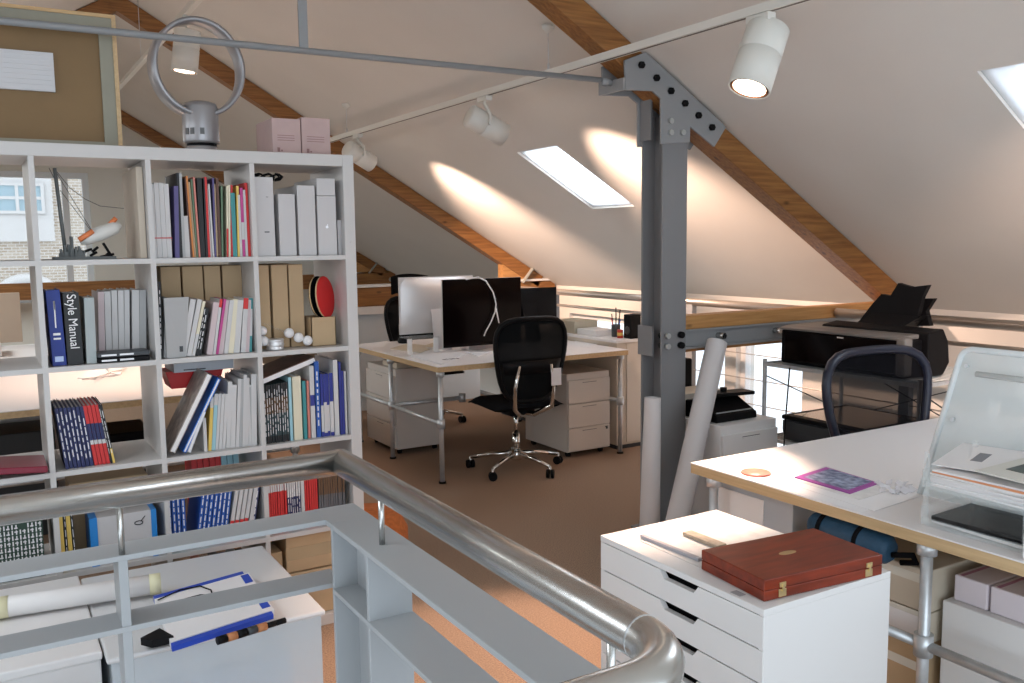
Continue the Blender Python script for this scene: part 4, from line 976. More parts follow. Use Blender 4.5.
# drawings, scale rule and block on the unit
def flat(name, pts, z, m, label, cat, th=.0008, group=None, parent=None):
    mb = MB(); mb.prism([Vector((p.x, p.y, z)) for p in pts], (0, 0, th)); o = obj(name, mb, m, parent)
    if parent is None: tag(o, label, cat, group)
    return o
M_sketch = mat('sketched_paper', (.80, .78, .76), .7, noise=.16, nscale=24)
flat('drawing', [at(*p, z=AZ) for p in ((640, 541), (700, 516), (768, 537), (700, 568))], AZ+.0006, M_sketch, 'pencil drawing sheet lying on the drawer unit', 'drawing')
ru = thing('scale_rule', 'grey scale rule lying across the drawer unit', 'ruler', at(670, 551, z=AZ+.001)); a_, b_ = at(642, 538, z=AZ), at(700, 562, z=AZ)
obj('rule', MB().bar(a_+Vector((0, 0, .006)), b_+Vector((0, 0, .006)), .012, .008), mat('rule_grey', (.42, .42, .46), .4), ru)
sb = MB(); a_, b_ = at(687, 535, z=AZ), at(722, 549, z=AZ); sb.bar(a_+Vector((0, 0, .007)), b_+Vector((0, 0, .007)), .034, .010); tag(obj('wooden_strip', sb, mat('pale_wood', (.50, .42, .32), .6, noise=.3, nscale=60), None, .002), 'short pale wooden strip beside the red case', 'strip')
st = MB(); p_ = at(746, 595, z=AZ); st.box(p_.x-.02, p_.x+.0, p_.y-.0, p_.y+.03, AZ+.0008, AZ+.0016); tag(obj('sticker', st, mat('label_grey', (.35, .35, .36), .5)), 'small grey printed sticker at the edge under the red case', 'sticker')
# blue rolled bag under the desk
bb = thing('rolled_bag', 'dark blue rolled bag wedged under the near desk behind the red case', 'bag', at(845, 540, x=2.0))
a_, b_ = at(818, 528, x=1.98), at(882, 556, x=2.0); a_.z = max(a_.z, .50); b_.z = a_.z-.01
a_.y, b_.y = 1.93, 1.55
a_ = Vector((2.09, 1.76, .667)); b_ = Vector((2.10, 1.50, .655))
Mbl = mat('blue_nylon', (.018, .065, .12), .6, noise=.3, nscale=30, bump=.3, bscale=40)
obj('roll', MB().tube([a_, a_+(b_-a_)*.05, a_+(b_-a_)*.5, a_+(b_-a_)*.95, b_], [.030, .040, .043, .040, .028], 20), Mbl, bb)
for f_ in (.15, .62): c0 = a_+(b_-a_)*f_; obj('strap', MB().tube([c0, c0+(b_-a_)*.05], .0445, 20), M_blackm, bb)
obj('carry_loop', MB().tube([b_+Vector((0, 0, -.01)), b_+Vector((.02, -.05, .0)), b_+Vector((.05, -.04, -.03)), b_+Vector((.04, .0, -.04))], .008, 8), M_blackm, bb)
# it rests on a stack of stored boxes
Mgp = mat('grey_panel_cab', (.42, .46, .50), .5)
gc = thing('grey_cabinet', 'blue-grey low cabinet under the far end of the near desk', 'cabinet', (2.35, 2.0, 0))
obj('carcass', MB().box(2.16, 2.70, 1.90, 2.245, .02, .690), Mgp, gc, .003); obj('plinth', MB().box(2.18, 2.68, 1.92, 2.23, 0, .02), M_dark, gc); obj('side_panel', MB().box(2.156, 2.16, 2.02, 2.24, .05, .66), M_white, gc)
boxes = [(2.16, 2.62, 1.44, 1.80, 0, .20, 'bottom brown carton under the near desk', M_card), (2.15, 2.6, 1.43, 1.80, .202, .40, 'second brown carton from the floor under the near desk', M_card),
         (2.15, 2.62, 1.42, 1.82, .402, .49, 'thin pale carton with printed label under the near desk', M_cardl), (2.15, 2.62, 1.42, 1.84, .492, .612, 'large pale carton closest under the near desktop', M_cardl)]
for (x0, x1, y0, y1, z0, z1, lab, m) in boxes:
    t = thing('carton', lab, 'box', ((x0+x1)/2, (y0+y1)/2, z0)); obj('body', MB().box(x0, x1, y0, y1, z0+.001, z1), m, t, .004)
    obj('tape', MB().box(x0-.001, x0, (y0+y1)/2-.2, (y0+y1)/2+.16, (z0+z1)/2+.02, (z0+z1)/2+.045), mat('clear_tape', (.7, .68, .6), .15), t)
    if z0 == .402: obj('label', MB().box(x0-.0016, x0-.0006, 1.44, 1.54, z0+.02, z0+.075), M_paper, t)
wb = thing('white_storage_box', 'large white panel-fronted box under the near desk at the right edge', 'box', (2.5, .95, 0))
obj('body', MB().box(2.185, 2.75, .55, 1.40, .001, .533), M_white, wb, .003)
wb.location = (2.5, .95, 0)
Mpp = mat('pinkish_white_carton', (.70, .64, .68), .5)
for k in range(5):
    y1 = 1.385-.10*k; t = thing('carton', 'small pinkish white carton in a row on the white box, %s from the left' % ORD[k], 'box', (2.3, y1-.07, .545), group='small cartons in a row under the near desk')
    obj('body', MB().box(2.21, 2.50, y1-.093, y1, .534, .605), Mpp, t, .004); obj('stripe', MB().box(2.215, 2.495, y1-.022, y1-.012, .6052, .6058), mat('mauve', (.42, .2, .3), .5), t)

# ------------------------------------------------------------------ things on the near desk
p = at(756, 473.5, z=.75); cs = MB(); cs.lathe([(.0, 0), (.046, 0), (.048, .003), (.046, .006), (0, .006)], (p.x, p.y, .7502), seg=32); tag(obj('coaster', cs, mat('pink_coaster', (.70, .22, .17), .4, noise=.2, nscale=40)), 'round pink coaster near the corner of the near desk', 'coaster')
def sheet(pts, dz, m, label, cat='paper', group=None, th=.0008, zt=.75): return flat('paper_sheet', [at(*q_, z=zt) for q_ in pts], zt+dz, m, label, cat, th, group)
sheet(((760, 482), (800, 473), (905, 499), (862, 513)), .0004, M_paper, 'large white sheet, lowest of the papers on the near desk')
sheet(((776, 480), (820, 468), (920, 497), (874, 512)), .0016, M_paper, 'white sheet fanned over the lowest sheet on the near desk')
sheet(((786, 479), (826, 467), (896, 489), (860, 501)), .0028, M_sketch, 'printed page under the purple magazine on the near desk')
mg = thing('magazine', 'open magazine with purple border and blue picture on the near desk', 'magazine', at(830, 483, z=.754))
c4 = [at(*q_, z=.75) for q_ in ((794.8, 479), (826, 469), (879, 485), (850, 495.4))]
obj('cover', MB().prism([Vector((v.x, v.y, .7540)) for v in c4], (0, 0, .003)), mat('purple_ink', (.38, .08, .36), .4), mg)
cc_ = sum(c4, Vector())/4
pic = mat('blue_picture', (.45, .52, .68), .4, nscale=45, noise=.3, col2=(.06, .07, .16))
obj('picture', MB().prism([Vector((cc_.x+(v.x-cc_.x)*.84+.006, cc_.y+(v.y-cc_.y)*.8, .7571)) for v in c4], (0, 0, .0006)), pic, mg)
cr = MB()
for k in range(16):
    x, y = at(random.uniform(878, 912), random.uniform(484, 496), z=.75).xy; a = random.uniform(0, 3); cr.obox((x, y, .758), (.014*math.cos(a), .014*math.sin(a), .003), (-.009*math.sin(a), .009*math.cos(a), -.003), (0, 0, .0006))
tag(obj('plastic_sleeve', cr, mat('crinkled_film', (.85, .84, .88), .1, alpha=.7)), 'crinkled clear film on the papers on the near desk', 'film')
# letter trays
def tray(z, label, x0=2.11, x1=2.34, y0=1.145, y1=1.425):
    t = thing('letter_tray', label, 'letter tray', ((x0+x1)/2, (y0+y1)/2, z), group='clear letter trays on the near desk'); e = .003
    obj('tray_floor', MB().box(x0, x1, y0, y1, z, z+e), M_acr, t); s_ = MB(); s_.box(x0, x0+e, y0, y1, z+e, z+.022); s_.box(x0, x1, y1-e, y1, z+e, z+.05); s_.box(x1-e, x1, y0, y1, z+e, z+.05); obj('tray_wall', s_, M_acr, t)
    for (x, y) in ((x0+.008, y1-.008), (x1-.008, y1-.008), (x0+.008, y0+.008)): obj('corner_post', MB().box(x-.005, x+.005, y-.005, y+.005, z+e, z+.097), M_acr, t)
    return t
tray(.7505, 'clear acrylic letter tray holding black magazines, lowest on the near desk'); tray(.85, 'clear acrylic letter tray piled with papers, upper one on the near desk')
for k in range(3):
    mb = MB(); a = math.radians(-3+3*k); mb.obox((2.228-.002*k, 1.282, .7585+.008*k), (.095*math.cos(a), .095*math.sin(a), 0), (-.125*math.sin(a), .125*math.cos(a), 0), (0, 0, .0036))
    tag(obj('magazine', mb, [M_paper, M_black, mat('dark_cover', (.03, .03, .03), .25, noise=.6, nscale=25)][k]), ['pale journal at the bottom of the lower letter tray', 'black magazine in the middle of the lower letter tray', 'glossy black magazine on top in the lower letter tray'][k], 'magazine')
for k in range(9):
    mb = MB(); a = math.radians(random.uniform(-3, 4)); mb.obox((2.228+random.uniform(-.004, .004), 1.284+random.uniform(-.004, .004), .8565+.0056*k), (.10*math.cos(a), .10*math.sin(a), .0004*k), (-.128*math.sin(a), .128*math.cos(a), 0), (0, 0, .0024))
    tag(obj('paper_stack', mb, [M_paper, M_sketch, M_paper, mat('orange_sheet', (.75, .32, .16), .6)][k % 4 if k in (7, 5) else 0]), 'loose papers in the upper letter tray, %s layer from the bottom' % ORD[k], 'paper')
mb = MB(); mb.obox((2.27, 1.32, .922), (.10, .02, .012), (-.03, .12, 0), (0, 0, .001)); o_ = obj('envelope', mb, M_paper); tag(o_, 'white envelope with grey printing on top of the papers', 'envelope'); obj('printing', MB().obox((2.265, 1.36, .9236), (.035, .007, .0042), (-.004, .014, 0), (0, 0, .0004)), mat('grey_ink', (.25, .25, .27), .6), o_)
mb = MB(); mb.obox((2.235, 1.185, .926), (.11, -.01, .006), (.01, .10, 0), (0, 0, .002)); o_ = obj('brochure', mb, mat('brochure_cream', (.70, .68, .62), .5)); tag(o_, 'cream brochure with dark picture on top of the letter trays', 'brochure'); obj('picture', MB().obox((2.255, 1.175, .9298), (.07, -.006, .004), (.008, .07, 0), (0, 0, .0005)), mat('green_black_picture', (.07, .10, .09), .4, noise=.5, nscale=40), o_)
# tilted translucent stand
ts = thing('acrylic_stand', 'tall frosted plastic leaning panel behind the letter trays at the right edge', 'stand', (2.5, 1.3, .75))
bl_, tl_, tr_ = at(921, 500, x=2.33), at(966, 345, x=2.46), at(1060, 334, x=2.46)
bl_ = Vector((2.36, at(921, 500, x=2.36).y, .7525)); tl_ = at(964, 349, x=2.46)
br_ = Vector((2.36, bl_.y-.62, .7525)); tr_ = Vector((2.46, bl_.y-.62, tl_.z))
nn = (tr_-tl_).cross(bl_-tl_).normalized(); 
if nn.x > 0: nn = -nn
rr_ = .03
def rnd(c, a, b, n=6): return [c+a*(1-math.cos(t*PI/2/n))*0+a*(-math.cos(t*PI/2/n)+1)*0 for t in range(n)]
d1 = (tr_-tl_).normalized(); d2 = (tl_-bl_).normalized()
outl = [bl_, br_, tr_]+[tl_+d1*rr_-d2*rr_+(-d1*math.sin(t*PI/12)+d2*math.cos(t*PI/12))*rr_ for t in range(7)]
M_fr = mat('frosted_stand', (.74, .79, .79), .25, alpha=.72, coat=.3)
obj('panel', MB().prism(outl, nn*.006), M_fr, ts)
rim = MB(); path = [bl_]+[tl_+d1*rr_-d2*rr_+(-d1*math.cos(t*PI/12)+d2*math.sin(t*PI/12))*rr_ for t in range(7)]+[tr_]
rim.tube([q_+nn*.006 for q_ in path], .009, 10); obj('rim', rim, mat('rim_white', (.78, .82, .82), .2, alpha=.9), ts)
g1 = tl_+d1*.07-d2*.07; obj('grip_bar', MB().cyl(g1+nn*.02, g1+d1*.5+nn*.02, .008, 10), M_fr, ts)
for (a, b) in ((.03, .05), (.035, .21), (.03, .37)): c_ = tl_+d1*a-d2*b+nn*.010; obj('fixing', MB().cyl(c_, c_+nn*.006, .006, 10), M_galv, ts)
obj('rear_foot', MB().bar(tl_+d1*.3-d2*.25-nn*.003, Vector((2.60, bl_.y-.3, .765)), .18, .005, up=(1, 0, 0)), M_fr, ts)
tag(obj('block', MB().box(2.075, 2.15, 1.02, 1.135, .7505, .815), M_paper, None, .003), 'white block beside the letter trays at the right edge', 'box')

# ------------------------------------------------------------------ office chairs
M_mesh = mat('black_mesh', (.006, .006, .008), .9, alpha=.87, ior=1.15)
M_meshd = mat('dense_black_mesh', (.006, .007, .008), .9, alpha=.985, ior=1.15)
def office_chair(label, W=.48, pw=4.2, band=(.34, .16), spine=True, zt=1.0, zb=.56, frame=M_black, mesh=M_meshd, arms=True, chrome=M_chrome, loc=(0, 0, 0), rz=0., headrest=False, wide_top=True, rim=.016):
    t = thing('office_chair', label, 'chair', (0, 0, 0))
    # five-star base with castors
    hub = MB(); hub.lathe([(.035, .075), (.04, .085), (.04, .12), (.03, .13)], seg=20); base = None
    st = MB(); st.lathe([(.035, .07), (.042, .085), (.04, .12), (.028, .135)], seg=20)
    for k in range(5):
        a = 2*PI*k/5-PI/2+.32; c, s_ = math.cos(a), math.sin(a)
        st.tube([(c*.02, s_*.02, .112), (c*.17, s_*.17, .100), (c*.31, s_*.31, .074)], [.020, .016, .011], 8)
    base = obj('star_base', st, chrome, t, world_=False)
    for k in range(5):
        a = 2*PI*k/5-PI/2+.32; c, s_ = math.cos(a)*.315, math.sin(a)*.315; an = a+.6
        d_ = Vector((math.cos(an), math.sin(an), 0)); w_ = MB()
        for q_ in (-1, 1): w_.cyl(Vector((c, s_, .029))+d_*.006*q_, Vector((c, s_, .029))+d_*.024*q_, .028, 16)
        cs_ = obj('castor', w_, M_black, base, world_=False)
        p_ = MB(); p_.cyl((c, s_, .03), (c, s_, .078), .008, 8); obj('stem', p_, chrome, cs_, world_=False)
    g_ = MB(); g_.cyl((0, 0, .12), (0, 0, .25), .026, 16); g_.cyl((0, 0, .24), (0, 0, .39), .015, 14); obj('gas_lift', g_, chrome, t, world_=False)
    m_ = MB(); m_.box(-.09, .09, -.11, .12, .385, .425); obj('tilt_mechanism', m_, M_black, t, .008, world_=False)
    # seat pad
    sg = MB(); 
    def seat(a, b, top):
        x = (a-.5)*.50; y = (b-.5)*.47; r = min(1, (1-abs(2*a-1)**5)*1.4)*min(1, (1-abs(2*b-1)**5)*1.4)
        z = .455+.035*r if top else .455-.028*r
        if b > .8 and top: z -= (b-.8)*.12
        if b > .8 and not top: z -= (b-.8)*.06
        return (x, y+.02, z)
    for top in (True, False): sg.grid(lambda a, b: seat(a, b, top), 14, 14)
    obj('seat', sg, M_blackm, t, world_=False)
    # back: frame outline + mesh
    hz = (zt-zb)/2; zc = (zt+zb)/2
    def bp(a, b):    # a across 0..1, b up 0..1
        ww = W/2*(.70+.30*math.sin(min(1, b*1.15)*PI/2)) if wide_top else W/2*(1-.12*b)
        x = (2*a-1)*ww; y = -.235-.05*b**1.5+.045*(2*a-1)**2-.02*math.sin(b*PI)
        return Vector((x, y, zb+(zt-zb)*b))
    per = []
    N = 40
    for i in range(N):
        th = 2*PI*i/N; cx_, sx_ = math.cos(th), math.sin(th); p = 4.2
        r = (abs(cx_)**p+abs(sx_)**p)**(-1/p); per.append(bp(.5+.5*cx_*r, .5+.5*sx_*r))
    fr = MB(); fr.tube(per, rim, 8, closed=True); bf = obj('back_frame', fr, frame, t, world_=False)
    ms = MB()
    ms2 = ms.bm.verts.new(bp(.5, .5)); rows = []
    for f_ in (.33, .66, .98):
        ring = []
        for i in range(N):
            th = 2*PI*i/N; cx_, sx_ = math.cos(th), math.sin(th); p = pw; r = (abs(cx_)**p+abs(sx_)**p)**(-1/p)*f_; ring.append(ms.bm.verts.new(bp(.5+.5*cx_*r, .5+.5*sx_*r)))
        rows.append(ring)
    for i in range(N): ms._f([ms2, rows[0][i], rows[0][(i+1) % N]], True)
    for A_, B_ in zip(rows, rows[1:]):
        for i in range(N): ms._f([A_[i], B_[i], B_[(i+1) % N], A_[(i+1) % N]], True)
    obj('back_mesh', ms, mesh, bf, world_=False)
    # lumbar band
    if band is not None: lb_ = MB(); lb_.grid(lambda a, b: bp(.06+.88*a, band[0]+band[1]*b)+Vector((0, -.012, 0)), 10, 2, -.006); obj('lumbar_band', lb_, M_black, bf, world_=False)
    # chrome Y-shaped spine and arms
    sp = MB()
    if not spine: sp.tube([(0, -.06, .40), (0, -.22, .41), (0, -.285, .50), (0, -.29, zb+.02)], [.03, .028, .024, .02], 8)
    for q_ in ((-1, 1) if spine else ()): sp.tube([(0, -.06, .40), (q_*.05, -.17, .40), (q_*.13, -.265, .46), (q_*.135, -.285, .60), (q_*.11, -.30, zb+.24)], [.016, .016, .015, .013, .010], 8)
    obj('spine', sp, chrome, t, world_=False)
    if arms:
        for q_ in (-1, 1):
            ar = MB(); ar.tube([(q_*.10, .0, .41), (q_*.22, -.03, .41), (q_*.275, -.06, .46), (q_*.28, -.07, .62)], .012, 8); a_ = obj('armrest', ar, chrome, t, world_=False)
            pd = MB(); pd.box(q_*.28-.035, q_*.28+.035, -.13, .10, .62, .645); obj('arm_pad', pd, M_black, a_, .010, world_=False)
    if headrest:
        hr = MB(); hr.grid(lambda a, b: (( a-.5)*.34, -.27+.03*(2*a-1)**2, zt+.05+.15*b-.02*(2*a-1)**2), 8, 3, .03); h_ = obj('headrest', hr, M_blackm, t, world_=False)
        hs2 = MB(); hs2.cyl((0, -.29, zt-.05), (0, -.28, zt+.1), .012, 8); obj('headrest_post', hs2, M_black, h_, world_=False)
    t.location = loc; t.rotation_euler = (0, 0, rz)
    return t
c1 = office_chair('black office chair with polished chrome base, its back to us at the far desk', loc=(3.005, 4.99, .001), rz=R_(-6), arms=False, W=.50, zt=1.03, zb=.50, pw=7)
tg = MB(); tg.box(.11, .18, -.305, -.302, .60, .71); obj('paper_tag', tg, M_paper, c1, world_=False)
office_chair('black high-backed office chair on the far side of the far desk behind the silver computer', loc=(3.17, 6.75, .001), rz=R_(182), W=.46, zt=1.05, headrest=True)
office_chair('dark navy mesh-back chair behind the near desk in front of the printer', loc=(3.20, 2.155, .001), rz=R_(175), pw=3.2, band=None, spine=False, W=.60, zt=1.035, zb=.55, frame=M_navy, mesh=M_mesh, chrome=M_black, arms=False, rim=.02)

# ------------------------------------------------------------------ computers on the far desk
def computer(label, x0, x1, y, z0, z1, facing, name='desktop_computer', shell=M_alu, allblack=False, tilt=0):
    """facing -1: screen towards -y (us); +1: we see the back"""
    t = thing(name, label, 'computer' if name == 'desktop_computer' else 'monitor', ((x0+x1)/2, y, .75)); xc = (x0+x1)/2
    def sh_(a, b): 
        bul = .028*(1-(2*a-1)**4)*(1-(2*b-1)**4); return (x0+(x1-x0)*a, y+.005*facing-facing*(bul+.006)*1.0, z0+(z1-z0)*b)
    s_ = MB(); s_.grid(sh_, 12, 10); s_.box(x0, x1, y-.004, y+.006, z0, z1); obj('housing', s_, shell, t, recalc=True)
    yf = y+facing*.007
    g_ = MB(); yy = sorted((yf, yf+facing*.004)); g_.box(x0+.002, x1-.002, yy[0], yy[1], z0+(0 if allblack else .075), z1-.002); obj('screen', g_, M_glossb, t)
    if not allblack:
        g_ = MB(); g_.box(x0, x1, yy[0], yy[1], z0, z0+.074); obj('chin', g_, shell, t)
    # L-shaped foot
    yb = y-facing*.05; f_ = MB(); f_.bar((xc, y-facing*.02, z0+.16), (xc, y-facing*.09, .756), .16, .008, up=(1, 0, 0)) if 0 else f_.prism([(xc-.065, y-facing*.03, z0+.17), (xc-.065, y-facing*.10, .752), (xc-.065, y+facing*.07, .752), (xc-.065, y+facing*.07, .758), (xc-.065, y-facing*.088, .760), (xc-.065, y-facing*.022, z0+.17)], (.13, 0, 0)); obj('stand', f_, shell, t)
    return t
im = computer('silver all-in-one computer seen from behind on the far desk', 2.525, 3.115, 5.76, .87, 1.272, 1)
computer('glossy black-fronted all-in-one computer facing us on the far desk', 2.70, 3.325, 5.44, .795, 1.262, -1, allblack=True)
bm2 = computer('black monitor standing behind the office chair on the far desk', 3.36, 3.90, 5.84, .87, 1.155, 1, name='monitor', shell=M_black, allblack=True)
cb = MB(); cb.tube([at(*q_, y=5.40) for q_ in ((466, 279.5), (478, 277), (486, 281), (493, 292), (496, 304), (495, 312), (491, 322), (486, 331), (484, 336))], .005, 6); cb.tube([at(*q_, y=5.40) for q_ in ((496, 308), (497.5, 316), (499, 323))], .005, 6)
tag(obj('headphone_cable', cb, mat('white_cable', (.85, .82, .80), .4)), 'white headphone cable looping over the black computer screen', 'cable')
rs = thing('desk_riser', 'white bent riser with two legs in front of the silver computer', 'riser', (2.72, 5.50, .75))
for u0, u1, vt, vb in ((408, 414, 336, 355), (434, 440, 334, 353)):
    p_, q_ = at(u0, vb, z=.752), at(u1, vb, z=.752); obj('leg', MB().box(p_.x, q_.x, p_.y, p_.y+.01, .751, .86), M_white, rs)
p_, q_ = at(408, 355, z=.752), at(440, 353, z=.752)
obj('shelf_top', MB().box(p_.x, q_.x, min(p_.y, q_.y), max(p_.y, q_.y)+.14, .86, .866), M_acr, rs)
def dsheet(pts, dz, m, label, th=.0008, cat='paper', name='paper_sheet', group=None): return flat(name, [at(*q_, z=.75) for q_ in pts], .75+dz, m, label, cat, th, group)
dsheet(((362, 344), (388, 341), (384, 347), (366, 348)), .0005, M_paper, 'white sheet at the left end of the far desk')
dsheet(((390, 349), (408, 344), (438, 347), (420, 353)), .0005, M_cardl, 'tan folder under the computer riser on the far desk', .004, 'folder', 'folder')
dsheet(((411, 357), (436, 350), (470, 353), (441, 365)), .0005, mat('report_white', (.76, .75, .76), .5), 'thick white report at the front left of the far desk', .010, 'report', 'report')
lt = MB(); p_ = at(451, 359, z=.761)
for k in range(5): lt.obox((p_.x-.05+.024*k, p_.y+.008*(k % 2), .7612), (.007, .001, 0), (-.002, .014, 0), (0, 0, .0004))
o_ = bpy.data.objects['report.001'] if 'report.001' in bpy.data.objects else None
if o_ is not None: obj('dark_heading', lt, M_black, o_)
dsheet(((465, 352), (497, 346), (497, 352), (478, 357)), .0005, M_paper, 'white sheets in front of the black computer', .006)
bxs = thing('flat_carton', 'small pale pink and white carton beside the headphone cable', 'box', at(481, 346, z=.751)); p_ = at(470, 350, z=.757); obj('body', MB().box(p_.x, p_.x+.30, p_.y+.02, p_.y+.16, .758, .80), mat('pale_pink_white', (.72, .62, .60), .5), bxs, .002)
dsheet(((445, 344), (455, 341), (462, 344), (452, 347)), .001, mat('yellow_pad', (.70, .60, .08), .5), 'yellow note pad under the black computer', .01, 'note pad', 'note_pad')
dsheet(((424, 346), (440, 341), (452, 344), (438, 350)), .0005, M_cardl, 'beige folder behind the riser on the far desk', .003, 'folder', 'folder')
kb = MB(); kb.lathe([(.0, 0), (.05, 0), (.058, .012), (.05, .035), (.02, .045), (0, .045)], (at(405, 343, z=.75).x, at(405, 343, z=.75).y, .751), seg=20); tag(obj('telephone_puck', kb, M_black), 'small round black device left of the riser on the far desk', 'device')
dsheet(((566, 344), (582, 339), (604, 341), (590, 348)), .0005, M_paper, 'white sheets at the right end of the far desk')
# on the beige cabinet
fb = MB(); fb.box(3.92, 4.14, 5.62, 5.92, .801, .895); tag(obj('beige_file', fb, mat('olive_beige', (.50, .46, .36), .6), None, .003), 'beige file box lying on the cabinet behind the far desk', 'file box')
wbx = MB(); wbx.box(3.93, 4.12, 5.36, 5.60, .801, .845); tag(obj('white_tray', wbx, M_white, None, .003), 'low white box between the beige file and the pen pot', 'box')
pc = thing('pen_pot', 'dark pen pot with pens on the cabinet', 'pen pot', (4.05, 5.27, .80)); obj('pot', MB().lathe([(.0, 0), (.032, 0), (.034, .09), (.030, .09), (.029, .004), (0, .004)], (4.05, 5.27, .801), seg=18), M_dark, pc)
for k in range(6):
    a = k*1.05; m_ = [M_black, mat('pen_green', (.3, .45, .1), .5), M_dark, M_red, M_black, M_blue][k]; hh = [.20, .15, .17, .14, .22, .13][k]
    obj('pen', MB().cyl((4.05+.012*math.cos(a), 5.27+.012*math.sin(a), .806), (4.05+.04*math.cos(a), 5.27+.03*math.sin(a), .80+hh), .004, 6), m_, pc)
rj = MB(); rj.lathe([(.0, 0), (.022, 0), (.022, .035), (.022, .06), (0, .06)], (4.02, 5.18, .801), seg=16); o_ = obj('jar', rj, mat('red_jar', (.55, .05, .03), .4)); tag(o_, 'small red jar with yellow band beside the pen pot', 'jar'); obj('band', MB().lathe([(.0222, .018), (.0226, .018), (.0226, .04), (.0222, .04)], (4.02, 5.18, .801), seg=16), mat('book_yellow', (.7, .5, .1), .5), o_)
sp_ = thing('loudspeaker', 'small black loudspeaker at the column end of the cabinet', 'loudspeaker', (4.08, 5.12, .80)); obj('cabinet', MB().box(4.035, 4.13, 5.075, 5.16, .801, .975), M_black, sp_, .006); obj('cone', MB().lathe([(.03, 0), (.03, .003), (.012, -.002), (0, -.002)], (4.0345, 5.115, .86), (-1, 0, 0), 18), M_dark, sp_)

# ------------------------------------------------------------------ paper tubes and black case by the column
def papertube(label, p, q, r, flare=0):
    t = thing('paper_roll', label, 'paper roll', (p[0], p[1], 0), group='white paper rolls by the column'); p, q = Vector(p), Vector(q)
    s_ = MB(); s_.tube([p, q], [r, r-flare], 28, cap=False); ax = (q-p).normalized(); s_.tube([p, q], [r-.003, r-flare-.003], 28, cap=False); obj('roll', s_, mat('roll_paper', (.60, .58, .58), .6), t)
    i_ = MB(); i_.tube([p+ax*.002, q-ax*.004], [r*.72, (r-flare)*.72], 20); obj('inner_layers', i_, mat('inner_roll', (.50, .48, .47), .7), t)
papertube('short white paper roll standing upright at the left side of the column', (2.742, 3.30, .002), (2.775, 3.32, .752), .052, .012)
tA, tB = at(677.5, 520, y=3.15), at(717, 342, y=3.335); tA = tA+(tA-tB)*((tA.z-.03)/(tB.z-tA.z))
papertube('tall white paper roll leaning against the beam right of the column', tA, tB, .056, .004)
p_ = at(691, 358, y=3.66); tag(obj('portfolio_case', MB().box(3.26, 3.415, 3.74, 3.80, .001, .85), M_black, None, .012), 'tall black case standing close behind the column', 'case')
# white rubbish: black binding machine on the pedestal
bmch = thing('binding_machine', 'black comb binding machine on the white pedestal', 'machine', (3.25, 3.4, .60))
obj('body', MB().prism([(3.10, 3.22, .602), (3.10, 3.45, .602), (3.10, 3.45, .69), (3.10, 3.36, .70), (3.10, 3.22, .635)], (.28, 0, 0)), M_black, bmch, .006)
obj('lever_plate', MB().bar((3.13, 3.36, .722), (3.44, 3.34, .715), .10, .018), M_black, bmch, .003); obj('slot_plate', MB().box(3.12, 3.36, 3.24, 3.245, .636, .650), M_galv, bmch)
obj('knob', MB().cyl((3.28, 3.36, .72), (3.28, 3.36, .748), .018, 12), M_black, bmch)
tag(obj('paper_tray', MB().prism([(3.12, 3.52, .602), (3.44, 3.52, .602), (3.44, 3.70, .602), (3.12, 3.70, .602), ][::-1], (0, 0, .10)), mat('cream_plastic', (.66, .62, .54), .5), None, .004), 'cream plastic tray behind the black binding machine', 'tray')

# ------------------------------------------------------------------ printer stand
ps = thing('wire_table', 'chromed wire shelf trolley under the large black printer', 'table', (3.8, 2.9, 0))
tx0, tx1, ty0, ty1 = 3.515, 4.12, 2.40, 3.30
for (x, y) in ((tx0, ty0), (tx0, ty1), (tx1, ty0), (tx1, ty1)): obj('post', MB().cyl((x, y, .0), (x, y, .885), .011, 12), M_galv, ps)
for z in (.868, .475):
    s_ = MB(); s_.box(tx0-.008, tx1+.008, ty0-.008, ty0+.004, z-.018, z); s_.box(tx0-.008, tx1+.008, ty1-.004, ty1+.008, z-.018, z); s_.box(tx0-.008, tx0+.004, ty0, ty1, z-.018, z); s_.box(tx1-.004, tx1+.008, ty0, ty1, z-.018, z); f_ = obj('shelf_frame', s_, M_galv, ps)
    g_ = MB(); [g_.cyl((tx0+.02+k*.04, ty0, z-.003), (tx0+.02+k*.04, ty1, z-.003), .0028, 5) for k in range(15)]; g_.box(tx0+.004, tx1-.004, ty0+.004, ty1-.004, z-.010, z-.006); obj('shelf_wires', g_, mat('glass_shelf', (.45, .48, .48), .25), f_)
for (p_, q_) in (((tx1, ty0, .84), (tx1, ty1, .5)), ((tx1, ty1, .84), (tx1, ty0, .5)), ((tx0, ty1, .8), (tx1, ty1, .55)), ((tx0+.02, ty0, .82), (tx1, ty0, .52)), ((tx0+.02, ty0, .52), (tx1, ty0, .82))): obj('brace_wire', MB().cyl(p_, q_, .0032, 6), M_dark, ps)
pn = thing('large_printer', 'large black photo printer with silver edge on the wire trolley', 'printer', (3.8, 2.88, .868))
py0, py1 = at(906, 360, x=3.55).y, at(780, 345, x=3.55).y; pz = .872
obj('body', MB().box(3.555, 3.86, py0+.012, py1, pz, 1.045), M_black, pn, .012)
Mps = mat('printer_silver', (.20, .19, .18), .35, .3)
tpn = MB(); tpn.prism([(3.545, py0+.03, 1.045), (3.86, py0+.03, 1.05), (3.86, py0+.03, 1.068), (3.60, py0+.03, 1.066), (3.545, py0+.03, 1.056)], (0, py1-py0-.03, 0)); obj('top_cover', tpn, Mps, pn, .004)
obj('silver_end', MB().box(3.54, 3.60, py0, py0+.05, pz+.01, 1.06), Mps, pn, .012); obj('front_panel', MB().box(3.545, 3.556, py0+.05, py1-.035, pz+.02, 1.040), M_glossb, pn, .003)
